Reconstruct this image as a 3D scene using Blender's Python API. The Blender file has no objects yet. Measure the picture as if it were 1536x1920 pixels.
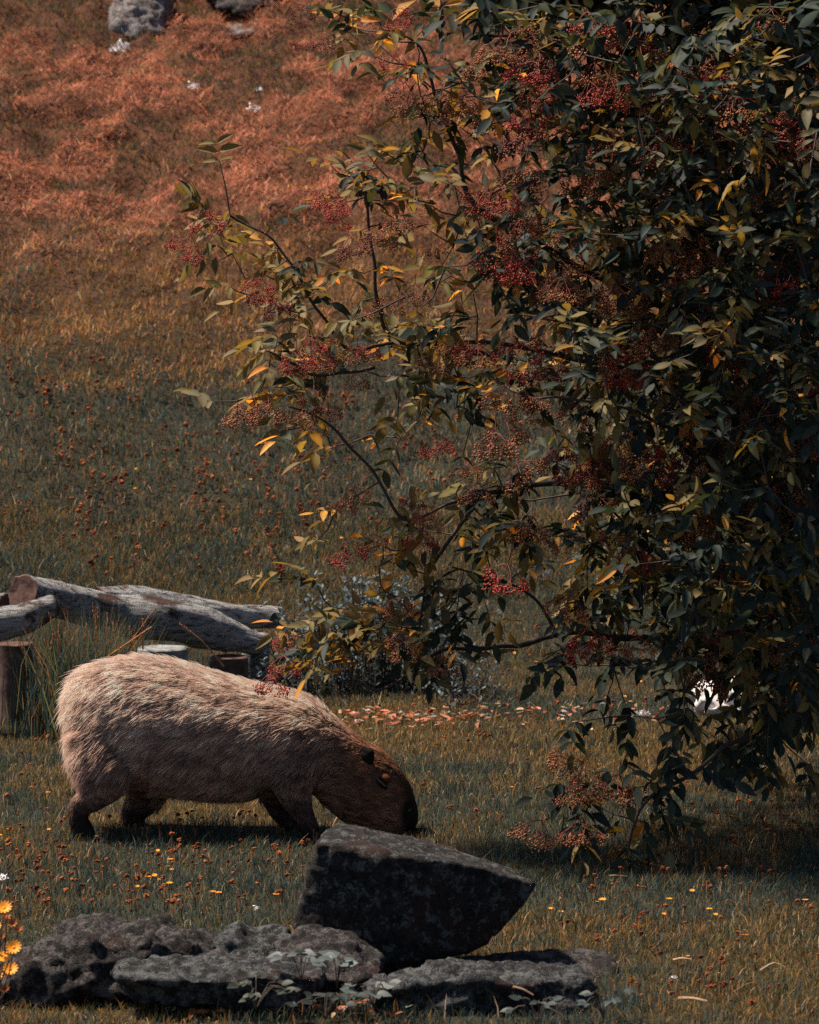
import bpy, bmesh, math, random
import numpy as np
from mathutils import Vector, Matrix

R = math.radians
rng = np.random.default_rng(7)
random.seed(7)
SC = bpy.context.scene
COL = SC.collection

# ------------------------------------------------------------------ camera
CAM_H, PITCH, FPX = 2.2, R(4.8), 8270.0
cam_d = bpy.data.cameras.new('camera')
cam_d.sensor_fit = 'VERTICAL'
cam_d.sensor_height = 36.0
cam_d.lens = FPX / 1920 * 36.0
cam_d.clip_start, cam_d.clip_end = 0.1, 500
cam_d.dof.use_dof = True
cam_d.dof.focus_distance = 14.0
cam_d.dof.aperture_fstop = 9.0
cam = bpy.data.objects.new('camera', cam_d)
cam.location = (0, 0, CAM_H)
cam.rotation_euler = (R(90) - PITCH, 0, 0)
COL.objects.link(cam)
SC.camera = cam

# ------------------------------------------------------------------ sky, sun, exposure
SUN_EL = R(60)
SUN_AZ = R(-70)            # from +Y (away from the camera) towards -X
w = bpy.data.worlds.new('World')
SC.world = w
w.use_nodes = True
nt = w.node_tree
sky = nt.nodes.new('ShaderNodeTexSky')
sky.sky_type = 'NISHITA'
sky.sun_disc = False
sky.sun_elevation = SUN_EL
sky.sun_rotation = SUN_AZ
sky.air_density, sky.dust_density, sky.ozone_density = 1.0, 1.6, 1.0
nt.links.new(sky.outputs[0], nt.nodes['Background'].inputs[0])
nt.nodes['Background'].inputs[1].default_value = 0.055
sun_d = bpy.data.lights.new('sun', 'SUN')
sun_d.energy = 5.0
sun_d.angle = R(3.0)
sun_d.color = (1.0, 0.86, 0.70)
sun = bpy.data.objects.new('sun', sun_d)
sdir = Vector((math.sin(SUN_AZ) * math.cos(SUN_EL), math.cos(SUN_AZ) * math.cos(SUN_EL), math.sin(SUN_EL)))
sun.rotation_euler = (-sdir).to_track_quat('-Z', 'Y').to_euler()
sun.location = sdir * 30
COL.objects.link(sun)
SC.view_settings.view_transform = 'Standard'
SC.view_settings.look = 'None'
SC.view_settings.gamma = 1.0
SC.view_settings.exposure = 1.2
SC.cycles.use_denoising = False
SC.cycles.sample_clamp_direct = 6.0
SC.cycles.sample_clamp_indirect = 2.0
SC.cycles.max_bounces = 6
SC.cycles.transparent_max_bounces = 8

# ------------------------------------------------------------------ helpers
def at(px, py, Y):
    """world point seen at photo pixel (px, py) at depth Y"""
    dx, dz = (px - 768) / FPX, (960 - py) / FPX
    ca, sa = math.cos(PITCH), math.sin(PITCH)
    d = np.array([dx, ca + dz * sa, -sa + dz * ca])
    return np.array([0, 0, CAM_H]) + d * (Y / d[1])

def to_px(P):
    P = np.atleast_2d(P) - np.array([0, 0, CAM_H])
    ca, sa = math.cos(PITCH), math.sin(PITCH)
    f = P[:, 1] * ca - P[:, 2] * sa
    u = P[:, 1] * sa + P[:, 2] * ca
    return 768 + P[:, 0] / f * FPX, 960 - u / f * FPX

def _h(ix, iy, iz, s):
    n = (ix * 374761393 + iy * 668265263 + iz * 2147483647 * 3 + s * 974711) & 0xffffffff
    n = ((n ^ (n >> 13)) * 1274126177) & 0xffffffff
    n = ((n ^ (n >> 15)) * 2246822519) & 0xffffffff
    return ((n ^ (n >> 16)) & 0xffffff) / float(0xffffff)

def vnoise(P, scale, seed=0):
    """value noise in 0..1, P is (n,3)"""
    P = np.asarray(P, float) / scale + 1000.0
    i = np.floor(P).astype(np.int64)
    f = P - i
    f = f * f * (3 - 2 * f)
    out = 0
    for dx in (0, 1):
        wx = f[:, 0] if dx else 1 - f[:, 0]
        for dy in (0, 1):
            wy = f[:, 1] if dy else 1 - f[:, 1]
            for dz in (0, 1):
                wz = f[:, 2] if dz else 1 - f[:, 2]
                out = out + wx * wy * wz * _h(i[:, 0] + dx, i[:, 1] + dy, i[:, 2] + dz, seed)
    return out

def fbm(P, scale, seed=0, octs=3):
    a, t, o = 1.0, 0.0, 0.0
    for k in range(octs):
        o = o + a * vnoise(P, scale / 2 ** k, seed + 17 * k)
        t += a
        a *= 0.5
    return o / t

def sstep(a, b, x):
    t = np.clip((x - a) / (b - a), 0, 1)
    return t * t * (3 - 2 * t)

def gz(x, y):
    x = np.asarray(x, float); y = np.asarray(y, float)
    x, y = np.broadcast_arrays(x, y)
    sh = x.shape
    x = x.ravel(); y = y.ravel()
    d = y - 17.8
    r = (d + np.sqrt(d * d + 0.3)) / 2 - 0.02
    P = np.stack([x, y, np.zeros_like(x)], 1)
    hill = sstep(18.2, 21.5, y)
    z = 0.3 * r
    z = z + (vnoise(P, 0.45, 3) - .5) * (0.02 + 0.05 * hill) + (vnoise(P, 1.7, 5) - .5) * (0.02 + 0.16 * hill) * sstep(14.5, 16, y)
    hh = sstep(21.2, 23.2, y)
    z = z + hill * (vnoise(P, 0.16, 9) - .5) * 0.04 + hh * (.13 * (1 - np.abs(2 * vnoise(P, .36, 10) - 1)) + .10 * (1 - np.abs(2 * vnoise(P, .17, 12) - 1)))
    return z.reshape(sh)

def on_ground(px, py):
    p1 = at(px, py, 1.0) - [0, 0, CAM_H]
    Y = np.linspace(9, 36, 400)
    d = CAM_H + p1[2] * Y - gz(p1[0] * Y, Y)
    k = int(np.argmax(d < 0)) or len(Y) - 1
    y = Y[k - 1] + (Y[k] - Y[k - 1]) * d[k - 1] / (d[k - 1] - d[k] + 1e-9)
    return np.array([p1[0] * y, y, CAM_H + p1[2] * y])

def mesh_np(name, V, F, mat=None, tint=None, smooth=False):
    """V (n,3); F (m,k) ints, all faces of one size; tint (n,3) linear colour"""
    V = np.asarray(V, np.float32); F = np.asarray(F, np.int32)
    me = bpy.data.meshes.new(name)
    me.vertices.add(len(V)); me.vertices.foreach_set('co', V.ravel())
    k = F.shape[1]
    me.loops.add(F.size); me.loops.foreach_set('vertex_index', F.ravel())
    me.polygons.add(len(F)); me.polygons.foreach_set('loop_start', np.arange(0, F.size, k, dtype=np.int32))
    if smooth: me.polygons.foreach_set('use_smooth', np.ones(len(F), bool))
    if tint is not None:
        a = me.attributes.new('tint', 'FLOAT_COLOR', 'POINT')
        c = np.ones((len(V), 4), np.float32); c[:, :3] = tint
        a.data.foreach_set('color', c.ravel())
    me.update(calc_edges=True)
    if mat: me.materials.append(mat)
    return me

def mesh_py(name, V, F, mats=(), fmat=None, smooth=False):
    me = bpy.data.meshes.new(name)
    me.from_pydata([tuple(map(float, v)) for v in V], [], [tuple(int(i) for i in f) for f in F])
    for m in mats: me.materials.append(m)
    if fmat is not None: me.polygons.foreach_set('material_index', np.asarray(fmat, np.int32))
    if smooth: me.polygons.foreach_set('use_smooth', np.ones(len(me.polygons), bool))
    me.update()
    return me

def obj(name, data, parent=None, mw=None):
    o = bpy.data.objects.new(name, data)
    COL.objects.link(o)
    if mw is not None: o.matrix_basis = mw
    if parent is not None:
        o.parent = parent
        if parent.type == 'EMPTY':
            o.matrix_parent_inverse = Matrix.Translation(-Vector(parent.location))
    return o

def tag(o, label, cat, group=None, kind=None):
    if label: o['label'] = label
    if cat: o['category'] = cat
    if group: o['group'] = group
    if kind: o['kind'] = kind
    return o

def thing(name, loc, label, cat, group=None):
    o = bpy.data.objects.new(name, None)
    o.empty_display_size = 0.1
    o.location = tuple(float(v) for v in loc)
    COL.objects.link(o)
    return tag(o, label, cat, group)

def tube_np(path, radii, n=6, cap=True):
    """closed tube along path; returns V, quads, tris"""
    path = np.asarray(path, float); radii = np.asarray(radii, float)
    m = len(path)
    T = np.gradient(path, axis=0); T /= np.linalg.norm(T, axis=1)[:, None] + 1e-9
    up = np.array([0, 0, 1.0]) if abs(T[0][2]) < 0.9 else np.array([1.0, 0, 0])
    V = []
    for i in range(m):
        a = np.cross(T[i], up); a /= np.linalg.norm(a) + 1e-9
        b = np.cross(a, T[i]); up = b
        for k in range(n):
            t = 2 * math.pi * k / n
            V.append(path[i] + radii[i] * (math.cos(t) * a + math.sin(t) * b))
    F = []
    for i in range(m - 1):
        for k in range(n):
            k2 = (k + 1) % n
            F.append((i * n + k, i * n + k2, (i + 1) * n + k2, (i + 1) * n + k))
    if cap:
        F.append(tuple(range(n))[::-1]); F.append(tuple((m - 1) * n + k for k in range(n)))
    return np.array(V), F

def spline(P, n):
    """Catmull-Rom resample of control rows"""
    P = np.asarray(P, float)
    Q = np.vstack([2 * P[0] - P[1], P, 2 * P[-1] - P[-2]])
    out = []
    ts = np.linspace(0, len(P) - 1 - 1e-6, n)
    for t in ts:
        i = int(t); f = t - i
        a, b, c, d = Q[i], Q[i + 1], Q[i + 2], Q[i + 3]
        out.append(.5 * (2 * b + (c - a) * f + (2 * a - 5 * b + 4 * c - d) * f * f + (3 * b - a - 3 * c + d) * f ** 3))
    return np.array(out)

class Bag:
    """collects polygons for one joined mesh"""
    def __init__(s): s.V, s.F, s.M, s.n = [], [], [], 0
    def add(s, V, F, m=0):
        V = np.asarray(V)
        s.V.append(V)
        for f in F: s.F.append(tuple(i + s.n for i in f)); s.M.append(m)
        s.n += len(V)
    def mesh(s, name, mats, smooth=False):
        return mesh_py(name, np.vstack(s.V), s.F, mats, s.M, smooth)

# ------------------------------------------------------------------ materials
def mat(name, build):
    m = bpy.data.materials.new(name)
    m.use_nodes = True
    t = m.node_tree
    build(t, t.nodes['Principled BSDF'], t.nodes['Material Output'])
    return m

def nd(t, kind, **kw):
    n = t.nodes.new(kind)
    for k, v in kw.items():
        if k in n.inputs: n.inputs[k].default_value = v
        else: setattr(n, k, v)
    return n

def ramp(t, fac, stops):
    r = t.nodes.new('ShaderNodeValToRGB')
    e = r.color_ramp.elements
    while len(e) < len(stops): e.new(0.5)
    for el, (p, c) in zip(e, stops):
        el.position = p; el.color = (*c, 1)
    t.links.new(fac, r.inputs[0])
    return r.outputs[0]

def noise(t, scale, detail=4, rough=.6, vec=None, stretch=None, world=False):
    n = nd(t, 'ShaderNodeTexNoise', Scale=scale, Detail=detail, Roughness=rough)
    if vec is None:
        if world: src = nd(t, 'ShaderNodeNewGeometry').outputs['Position']
        else: src = nd(t, 'ShaderNodeTexCoord').outputs['Object']
    else: src = vec
    if stretch:
        mp = nd(t, 'ShaderNodeMapping'); mp.inputs['Scale'].default_value = stretch
        t.links.new(src, mp.inputs[0]); src = mp.outputs[0]
    t.links.new(src, n.inputs['Vector'])
    return n.outputs['Fac']

def mix(t, fac, a, b):
    m = nd(t, 'ShaderNodeMix', data_type='RGBA')
    if isinstance(fac, (int, float)): m.inputs[0].default_value = fac
    else: t.links.new(fac, m.inputs[0])
    for s, v in ((6, a), (7, b)):
        if isinstance(v, tuple): m.inputs[s].default_value = (*v, 1)
        else: t.links.new(v, m.inputs[s])
    return m.outputs[2]

def bump(t, b, h, strength=.5, dist=.01):
    n = nd(t, 'ShaderNodeBump', Strength=strength, Distance=dist)
    t.links.new(h, n.inputs['Height']); t.links.new(n.outputs[0], b.inputs['Normal'])

def tinted(transl=.35, rough=.6, spec=.3, gain=None):
    """surface coloured by the mesh's own tint, with some light passing through"""
    def f(t, b, out):
        a = nd(t, 'ShaderNodeAttribute', attribute_name='tint')
        t.links.new(a.outputs['Color'], b.inputs['Base Color'])
        b.inputs['Roughness'].default_value = rough
        b.inputs['Specular IOR Level'].default_value = spec
        tr = nd(t, 'ShaderNodeBsdfTranslucent')
        src = a.outputs['Color']
        if gain:
            g = nd(t, 'ShaderNodeMix', data_type='RGBA', blend_type='MULTIPLY')
            g.inputs[0].default_value = 1
            t.links.new(src, g.inputs[6]); g.inputs[7].default_value = (*gain, 1)
            src = g.outputs[2]
        t.links.new(src, tr.inputs[0])
        m = nd(t, 'ShaderNodeMixShader'); m.inputs[0].default_value = transl
        t.links.new(b.outputs[0], m.inputs[1]); t.links.new(tr.outputs[0], m.inputs[2])
        t.links.new(m.outputs[0], out.inputs[0])
    return f

def plain(c, rough=.7, spec=.3, var=.35, scale=60, bm=0, world=False):
    def f(t, b, out):
        n = noise(t, scale, world=world)
        lo = tuple(x * (1 - var) for x in c); hi = tuple(min(1, x * (1 + var)) for x in c)
        t.links.new(ramp(t, n, [(.3, lo), (.7, hi)]), b.inputs['Base Color'])
        b.inputs['Roughness'].default_value = rough
        b.inputs['Specular IOR Level'].default_value = spec
        if bm: bump(t, b, n, bm, .004)
    return f

M = {}
M['grass'] = mat('grass', tinted(.35, .7, .15))
M['leaf'] = mat('leaf', tinted(.42, .62, .15, gain=(1.5, 1.1, .45)))
M['weed'] = mat('weed', tinted(.25, .55, .25))
M['berry'] = mat('berry', tinted(.15, .6, .3))
M['stalk'] = mat('stalk', plain((.16, .05, .03), .6))
M['twig'] = mat('twig', plain((.045, .032, .026), .8, scale=90, bm=.5))

def b_ground(t, b, out):
    n1 = noise(t, 1.4, 5, .65, world=True); n2 = noise(t, 45, 4, .7, world=True)
    a = ramp(t, n2, [(.3, (.012, .012, .009)), (.6, (.035, .028, .016)), (.8, (.08, .055, .028))])
    c = ramp(t, n2, [(.3, (.03, .013, .008)), (.7, (.12, .05, .028))])
    g = nd(t, 'ShaderNodeNewGeometry'); s = nd(t, 'ShaderNodeSeparateXYZ'); t.links.new(g.outputs['Position'], s.inputs[0])
    mr = nd(t, 'ShaderNodeMapRange'); mr.inputs[1].default_value = 21.3; mr.inputs[2].default_value = 23.5
    t.links.new(s.outputs[1], mr.inputs[0])
    t.links.new(mix(t, mr.outputs[0], a, c), b.inputs['Base Color'])
    b.inputs['Roughness'].default_value = 1; b.inputs['Specular IOR Level'].default_value = .1
    bump(t, b, n2, .8, .02)
M['ground'] = mat('ground', b_ground)

def rock_mat(dark, light, lichen, amount, stain=(.09, .035, .022), stain_at=.62):
    def f(t, b, out):
        n1 = noise(t, 6, 5, .6); n2 = noise(t, 48, 6, .78); n3 = noise(t, 170, 4, .8); n4 = noise(t, 27, 5, .72)
        base = ramp(t, n2, [(.36, tuple(x * .45 for x in dark)), (.46, dark), (.57, light)])
        st = ramp(t, n1, [(stain_at - .05, (0, 0, 0)), (stain_at + .05, (1, 1, 1))])
        sc = mix(t, n3, stain, tuple(x * .3 for x in stain))
        c = mix(t, st, base, sc)
        q = nd(t, 'ShaderNodeMath', operation='MULTIPLY_ADD'); q.inputs[1].default_value = .6   # crusts: coarse patches broken by fine grain
        t.links.new(n3, q.inputs[0]); t.links.new(n4, q.inputs[2])
        th = .90 - amount
        lm = ramp(t, q.outputs[0], [(th - .03, (0, 0, 0)), (th + .03, (1, 1, 1))])
        v = nd(t, 'ShaderNodeTexVoronoi', Scale=42.0); tc = nd(t, 'ShaderNodeTexCoord')
        t.links.new(tc.outputs['Object'], v.inputs['Vector'])
        sp = ramp(t, v.outputs['Distance'], [(.13, (1, 1, 1)), (.19, (0, 0, 0))])
        g = ramp(t, n4, [(.49, (0, 0, 0)), (.53, (1, 1, 1))])
        m2 = nd(t, 'ShaderNodeMath', operation='MULTIPLY'); t.links.new(sp, m2.inputs[0]); t.links.new(g, m2.inputs[1])
        mm = nd(t, 'ShaderNodeMath', operation='MAXIMUM'); t.links.new(lm, mm.inputs[0]); t.links.new(m2.outputs[0], mm.inputs[1])
        lich = mix(t, n2, tuple(x * .4 for x in lichen), lichen)
        t.links.new(mix(t, mm.outputs[0], c, lich), b.inputs['Base Color'])
        b.inputs['Roughness'].default_value = .9; b.inputs['Specular IOR Level'].default_value = .2
        ad = nd(t, 'ShaderNodeMath', operation='MULTIPLY_ADD'); ad.inputs[1].default_value = .5
        t.links.new(n3, ad.inputs[0]); t.links.new(n2, ad.inputs[2])
        bump(t, b, ad.outputs[0], 1.0, .022)
    return f
M['boulder'] = mat('boulder', rock_mat((.010, .009, .009), (.030, .026, .025), (.14, .145, .145), .03, (.05, .024, .018), .58))
M['lichen_rock'] = mat('lichen_rock', rock_mat((.010, .009, .009), (.034, .029, .029), (.14, .125, .12), .06, (.045, .018, .014), .60))
M['slab_rock'] = mat('slab_rock', rock_mat((.010, .011, .012), (.042, .044, .047), (.15, .158, .162), .065, (.045, .02, .017), .60))
M['hill_rock'] = mat('hill_rock', rock_mat((.05, .036, .034), (.15, .11, .10), (.30, .28, .28), .12, (.16, .08, .06)))
M['pale_rock'] = mat('pale_rock', plain((.45, .42, .42), .8, .2, .5, 22, 1.0))

def b_log(t, b, out):
    g = noise(t, 7, 7, .7, stretch=(1.2, 9, 9)); k = noise(t, 5, 4, .6); f = noise(t, 16, 6, .75, stretch=(.8, 10, 10))
    a = ramp(t, g, [(.37, (.03, .027, .027)), (.42, (.18, .175, .175)), (.55, (.42, .42, .425))])
    br = ramp(t, g, [(.3, (.025, .014, .011)), (.65, (.13, .075, .06))])
    km = ramp(t, k, [(.55, (0, 0, 0)), (.60, (1, 1, 1))])
    t.links.new(mix(t, km, a, br), b.inputs['Base Color'])
    b.inputs['Roughness'].default_value = .85; b.inputs['Specular IOR Level'].default_value = .2
    bump(t, b, f, 1.0, .04)
M['log'] = mat('weathered_log', b_log)
M['cut'] = mat('cut_wood', plain((.085, .05, .042), .9, .1, .6, 24, .8))
M['post'] = mat('post_wood', plain((.07, .045, .04), .9, .1, .5, 20, .8))
M['pale_wood'] = mat('pale_wood', plain((.15, .155, .155), .95, .1, .7, 26, 1.0))
M['petal'] = mat('petal', plain((.62, .22, .008), .6, .2, .15, 200))
def b_seed(t, b, out):
    n = noise(t, 14, 3, world=True); q = noise(t, 260, 3, world=True)
    c = ramp(t, n, [(.36, (.08, .026, .013)), (.5, (.22, .062, .024)), (.64, (.42, .135, .05))])
    k = ramp(t, q, [(.35, (.45, .45, .45)), (.65, (1, 1, 1))])
    m = nd(t, 'ShaderNodeMix', data_type='RGBA', blend_type='MULTIPLY'); m.inputs[0].default_value = 1
    t.links.new(c, m.inputs[6]); t.links.new(k, m.inputs[7]); t.links.new(m.outputs[2], b.inputs['Base Color'])
    b.inputs['Roughness'].default_value = .95; b.inputs['Specular IOR Level'].default_value = .1
M['seed'] = mat('seed_head', b_seed)
M['fluff'] = mat('fluff', plain((.72, .7, .7), .95, .1, .2, 60))
M['skin'] = mat('skin', None or (lambda t, b, out: (
    t.links.new(nd(t, 'ShaderNodeAttribute', attribute_name='tint').outputs['Color'], b.inputs['Base Color']),
    setattr(b.inputs['Roughness'], 'default_value', .8), setattr(b.inputs['Specular IOR Level'], 'default_value', .15))))
M['dark_skin'] = mat('dark_skin', plain((.012, .009, .008), .85, .1, .5, 160, .8))
M['eye'] = mat('eye', plain((.006, .005, .005), .15, .5, .1))
M['eyelid'] = mat('eyelid', plain((.085, .028, .012), .85, .1, .5, 150))

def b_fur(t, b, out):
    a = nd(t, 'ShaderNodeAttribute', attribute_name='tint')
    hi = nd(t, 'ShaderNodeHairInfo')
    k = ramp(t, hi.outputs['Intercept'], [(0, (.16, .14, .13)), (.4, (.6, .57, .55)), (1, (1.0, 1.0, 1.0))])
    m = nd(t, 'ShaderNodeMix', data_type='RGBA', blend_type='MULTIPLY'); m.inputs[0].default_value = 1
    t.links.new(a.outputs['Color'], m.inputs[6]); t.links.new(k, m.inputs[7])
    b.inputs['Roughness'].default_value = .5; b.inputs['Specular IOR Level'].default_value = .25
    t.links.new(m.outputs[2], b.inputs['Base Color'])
    tr = nd(t, 'ShaderNodeBsdfTranslucent'); t.links.new(m.outputs[2], tr.inputs[0])
    x = nd(t, 'ShaderNodeMixShader'); x.inputs[0].default_value = .4
    t.links.new(b.outputs[0], x.inputs[1]); t.links.new(tr.outputs[0], x.inputs[2])
    t.links.new(x.outputs[0], out.inputs[0])
M['fur'] = mat('fur', b_fur)

# ------------------------------------------------------------------ ground
def spaced(*seg):
    out = []
    for a, b, s in seg: out += list(np.arange(a, b, s))
    out.append(seg[-1][1]); return np.array(out)
gx = spaced((-60, -10, 5), (-10, -4, .5), (-4, 4, .06), (4, 10, .5), (10, 60, 5))
gy = spaced((-40, 8, 4), (8, 10, .25), (10, 30, .06), (30, 40, .5), (40, 120, 5))
GX, GY = np.meshgrid(gx, gy)
GV = np.stack([GX.ravel(), GY.ravel(), gz(GX, GY).ravel()], 1)
nx, ny = len(gx), len(gy)
ii = (np.arange(ny - 1)[:, None] * nx + np.arange(nx - 1)[None]).ravel()
ground = obj('ground', mesh_np('ground', GV, np.stack([ii, ii + 1, ii + nx + 1, ii + nx], 1), M['ground'], smooth=True))
tag(ground, 'meadow floor rising into a grassy hillside', 'ground', kind='structure')

# ------------------------------------------------------------------ grass
PAL = {k: np.array(v) for k, v in dict(
    teal=(.040, .066, .058), deep=(.012, .024, .023), olive=(.105, .092, .028), ochre=(.25, .125, .030),
    straw=(.44, .30, .17), pink=(.50, .178, .108), brown=(.12, .045, .018), rust=(.26, .080, .028), gold=(.48, .225, .065), steel=(.054, .078, .076)).items()}

def scatter(n, y0, y1, margin, keep_out=.3):
    y = y0 + (y1 - y0) * rng.random(n * 2)
    hw = .093 * y + margin
    x = (rng.random(n * 2) * 2 - 1) * (.093 * y1 + margin)
    k = (np.abs(x) < hw) & ((np.abs(x) < .093 * y + .15) | (rng.random(n * 2) < keep_out))
    return x[k], y[k]

def blades(x, y, z, L, W, az, lean, curl, tint, tip_gain=1.25):
    n = len(x)
    d = np.stack([np.cos(az), np.sin(az), np.zeros(n)], 1)
    wa = az + math.pi / 2 + rng.normal(0, .9, n)
    s = np.stack([np.cos(wa), np.sin(wa), np.zeros(n)], 1) * (W / 2)[:, None]
    base = np.stack([x, y, z], 1)
    up = np.array([0, 0, 1.0])
    m = base + (d * np.sin(lean)[:, None] + up * np.cos(lean)[:, None]) * (L * .55)[:, None]
    l2 = lean + curl
    t = m + (d * np.sin(l2)[:, None] + up * np.cos(l2)[:, None]) * (L * .45)[:, None]
    V = np.stack([base - s, base + s, m - s * .75, m + s * .75, t], 1).reshape(-1, 3)
    o = np.arange(n)[:, None] * 5
    F = np.concatenate([o + [0, 1, 3], o + [0, 3, 2], o + [2, 3, 4]], 1).reshape(-1, 3)
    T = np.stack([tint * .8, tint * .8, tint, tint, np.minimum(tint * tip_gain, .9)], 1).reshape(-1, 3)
    return V, F, T

def pick(weights, n):
    """weights: dict name -> (n,) ; choose palette colour per blade"""
    names = list(weights); Wt = np.stack([np.broadcast_to(weights[k], (n,)) for k in names], 1)
    Wt = np.maximum(Wt, 1e-6); C = np.cumsum(Wt / Wt.sum(1, keepdims=True), 1)
    idx = (rng.random(n)[:, None] > C).sum(1).clip(0, len(names) - 1)
    c = np.stack([PAL[k] for k in names])[idx]
    return c * rng.uniform(.7, 1.3, (n, 1)) * rng.uniform(.93, 1.07, (n, 3))

def grow_lawn():
    x, y = scatter(240000, 10.3, 19.6, .7)
    n = len(x); P = np.stack([x, y, np.zeros(n)], 1)
    a = fbm(P, .8, 21, 3); b = vnoise(P, .16, 31); c = fbm(P * [1, .55, 1], .42, 41, 2)
    up = sstep(17.6, 19.0, y)
    dry = np.clip(sstep(.44, .56, a) * .8 + .5 * sstep(.48, .62, c), 0, 1)
    dark = sstep(.55, .72, b)
    near = 1 - sstep(10.8, 12.2, y)
    col = pick(dict(steel=.35 * (1 - dry), teal=1.3 - 1.15 * dry + .6 * dark + .5 * near, deep=.3 + .6 * dark, olive=.55 + .5 * dry, ochre=.06 + 1.0 * dry,
                    straw=.10 + .10 * dry, brown=.14 + .1 * dry), n)
    L = rng.uniform(.018, .040, n) * (1 + .5 * dark) * (1 + .35 * up)
    k = rng.random(n) < .03; L[k] *= rng.uniform(1.4, 2.2, k.sum())
    W = rng.uniform(.0017, .0032, n)
    lean = np.abs(rng.normal(.35, .35, n)); lean[k] = np.abs(rng.normal(.7, .4, k.sum()))
    return blades(x, y, gz(x, y) - .003, L, W, rng.uniform(0, 6.28, n), lean, rng.uniform(0, .9, n), col)

def grow_hill():
    x, y = scatter(222000, 18.6, 31.0, .8)
    n = len(x); P = np.stack([x, y, np.zeros(n)], 1)
    a = fbm(P * [1, .6, 1], 1.1, 51, 3); c = fbm(P * [1, .8, 1], .30, 71, 3); f = fbm(P, .10, 73, 2)
    wob = (a - .5) * 3.0 + (c - .5) * 1.0
    hay = sstep(22.0, 23.2, y + wob)
    gold = sstep(20.9, 21.6, y + wob * .6) * (1 - hay)
    green = 1 - np.maximum(hay, gold)
    tuft = sstep(.485, .565, c + .25 * (f - .5) - .35 * (a - .5))          # heaps of raked hay
    heap = hay * tuft
    bare = hay * (1 - tuft)                                  # rough turf between the heaps
    shady = np.exp(-((y - 21.0 + wob * .4) / .28) ** 2)      # band of shade across the slope, put into the blade colours
    dk = sstep(.5, .7, f)
    col = pick(dict(gold=.9 * gold * sstep(.35, .6, c) + .04 * heap, steel=.55 * green, teal=green * (1.0 + 1.2 * shady) + .12 * gold + bare * .7, deep=green * (.35 + .8 * shady) + .9 * bare + .06 * heap,
                    olive=green * .55 + gold * .5 + .8 * bare, ochre=green * .16 + gold * 1.2 + .5 * bare + .15 * heap,
                    straw=.07 * green + .22 * gold + .10 * heap, brown=.14 * green + .25 * gold + .35 * bare + .2 * heap * (1 + dk),
                    rust=.03 * green + .3 * gold + .15 * bare + .5 * heap, pink=.02 * green + .22 * gold + .06 * bare + 1.5 * heap), n)
    L = rng.uniform(.03, .06, n) * (1 + .5 * heap)
    W = rng.uniform(.0030, .0057, n)
    lean = np.abs(rng.normal(.4, .35, n)) * (1 - heap) + heap * rng.uniform(.7, 1.75, n)
    z = gz(x, y) - .004 + heap * rng.random(n) ** 2 * (.02 + .05 * sstep(.5, .7, c))
    col = col * (.65 + .8 * vnoise(P, .13, 79) ** 1.3)[:, None]
    return blades(x, y, z, L, W, rng.uniform(0, 6.28, n), lean, rng.uniform(0, .9, n), col)

for nm, fn, lb in (('meadow_grass', grow_lawn, 'short green and ochre grass of the meadow'), ('hillside_grass', grow_hill, 'dry reddish hay and rough grass on the hillside')):
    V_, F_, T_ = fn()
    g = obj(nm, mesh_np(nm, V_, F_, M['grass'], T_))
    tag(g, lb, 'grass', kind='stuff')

# ------------------------------------------------------------------ capybara
CY = 13.95
cap_base = np.array([at(440, 1561, CY)[0], CY, 0.0])

def ring_mesh(rings):
    """rings: list of (centre, axis_a, axis_b) superellipse sections"""
    n = 28; V = []
    for c, a, b in rings:
        for k in range(n):
            t = 2 * math.pi * k / n
            ct, st = math.cos(t), math.sin(t)
            e = 2 / 2.35
            V.append(c + a * (abs(ct) ** e * (1 if ct >= 0 else -1)) + b * (abs(st) ** e * (1 if st >= 0 else -1)))
    F = []
    for i in range(len(rings) - 1):
        for k in range(n):
            k2 = (k + 1) % n
            F.append((i * n + k, i * n + k2, (i + 1) * n + k2, (i + 1) * n + k))
    F.append(tuple(range(n))[::-1]); F.append(tuple((len(rings) - 1) * n + k for k in range(n)))
    return np.array(V), F

def section(p_top, p_bot, hw):
    t, b = at(*p_top, CY), at(*p_bot, CY)
    return np.concatenate([(t + b) / 2, (t - b) / 2, [hw]])

def loft(bag, rows, n):
    S = spline(np.array(rows), n)
    rings = [(s[:3], s[3:6], np.array([0, max(s[6], .01), 0])) for s in S]
    bag.add(*ring_mesh(rings))

def limb(bag, rows, n=16):
    """rows: (px, py, dY, radius along view, radius across)"""
    S = spline(np.array([np.concatenate([at(r[0], r[1], CY + r[2]), [r[3], r[4]]]) for r in rows]), n)
    T = np.gradient(S[:, :3], axis=0); T /= np.linalg.norm(T, axis=1)[:, None]
    rings = []
    for s, t in zip(S, T):
        a = np.cross(np.array([0, 1.0, 0]), t); a /= np.linalg.norm(a)
        rings.append((s[:3], a * s[3], np.array([0, s[4], 0])))
    bag.add(*ring_mesh(rings))

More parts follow.
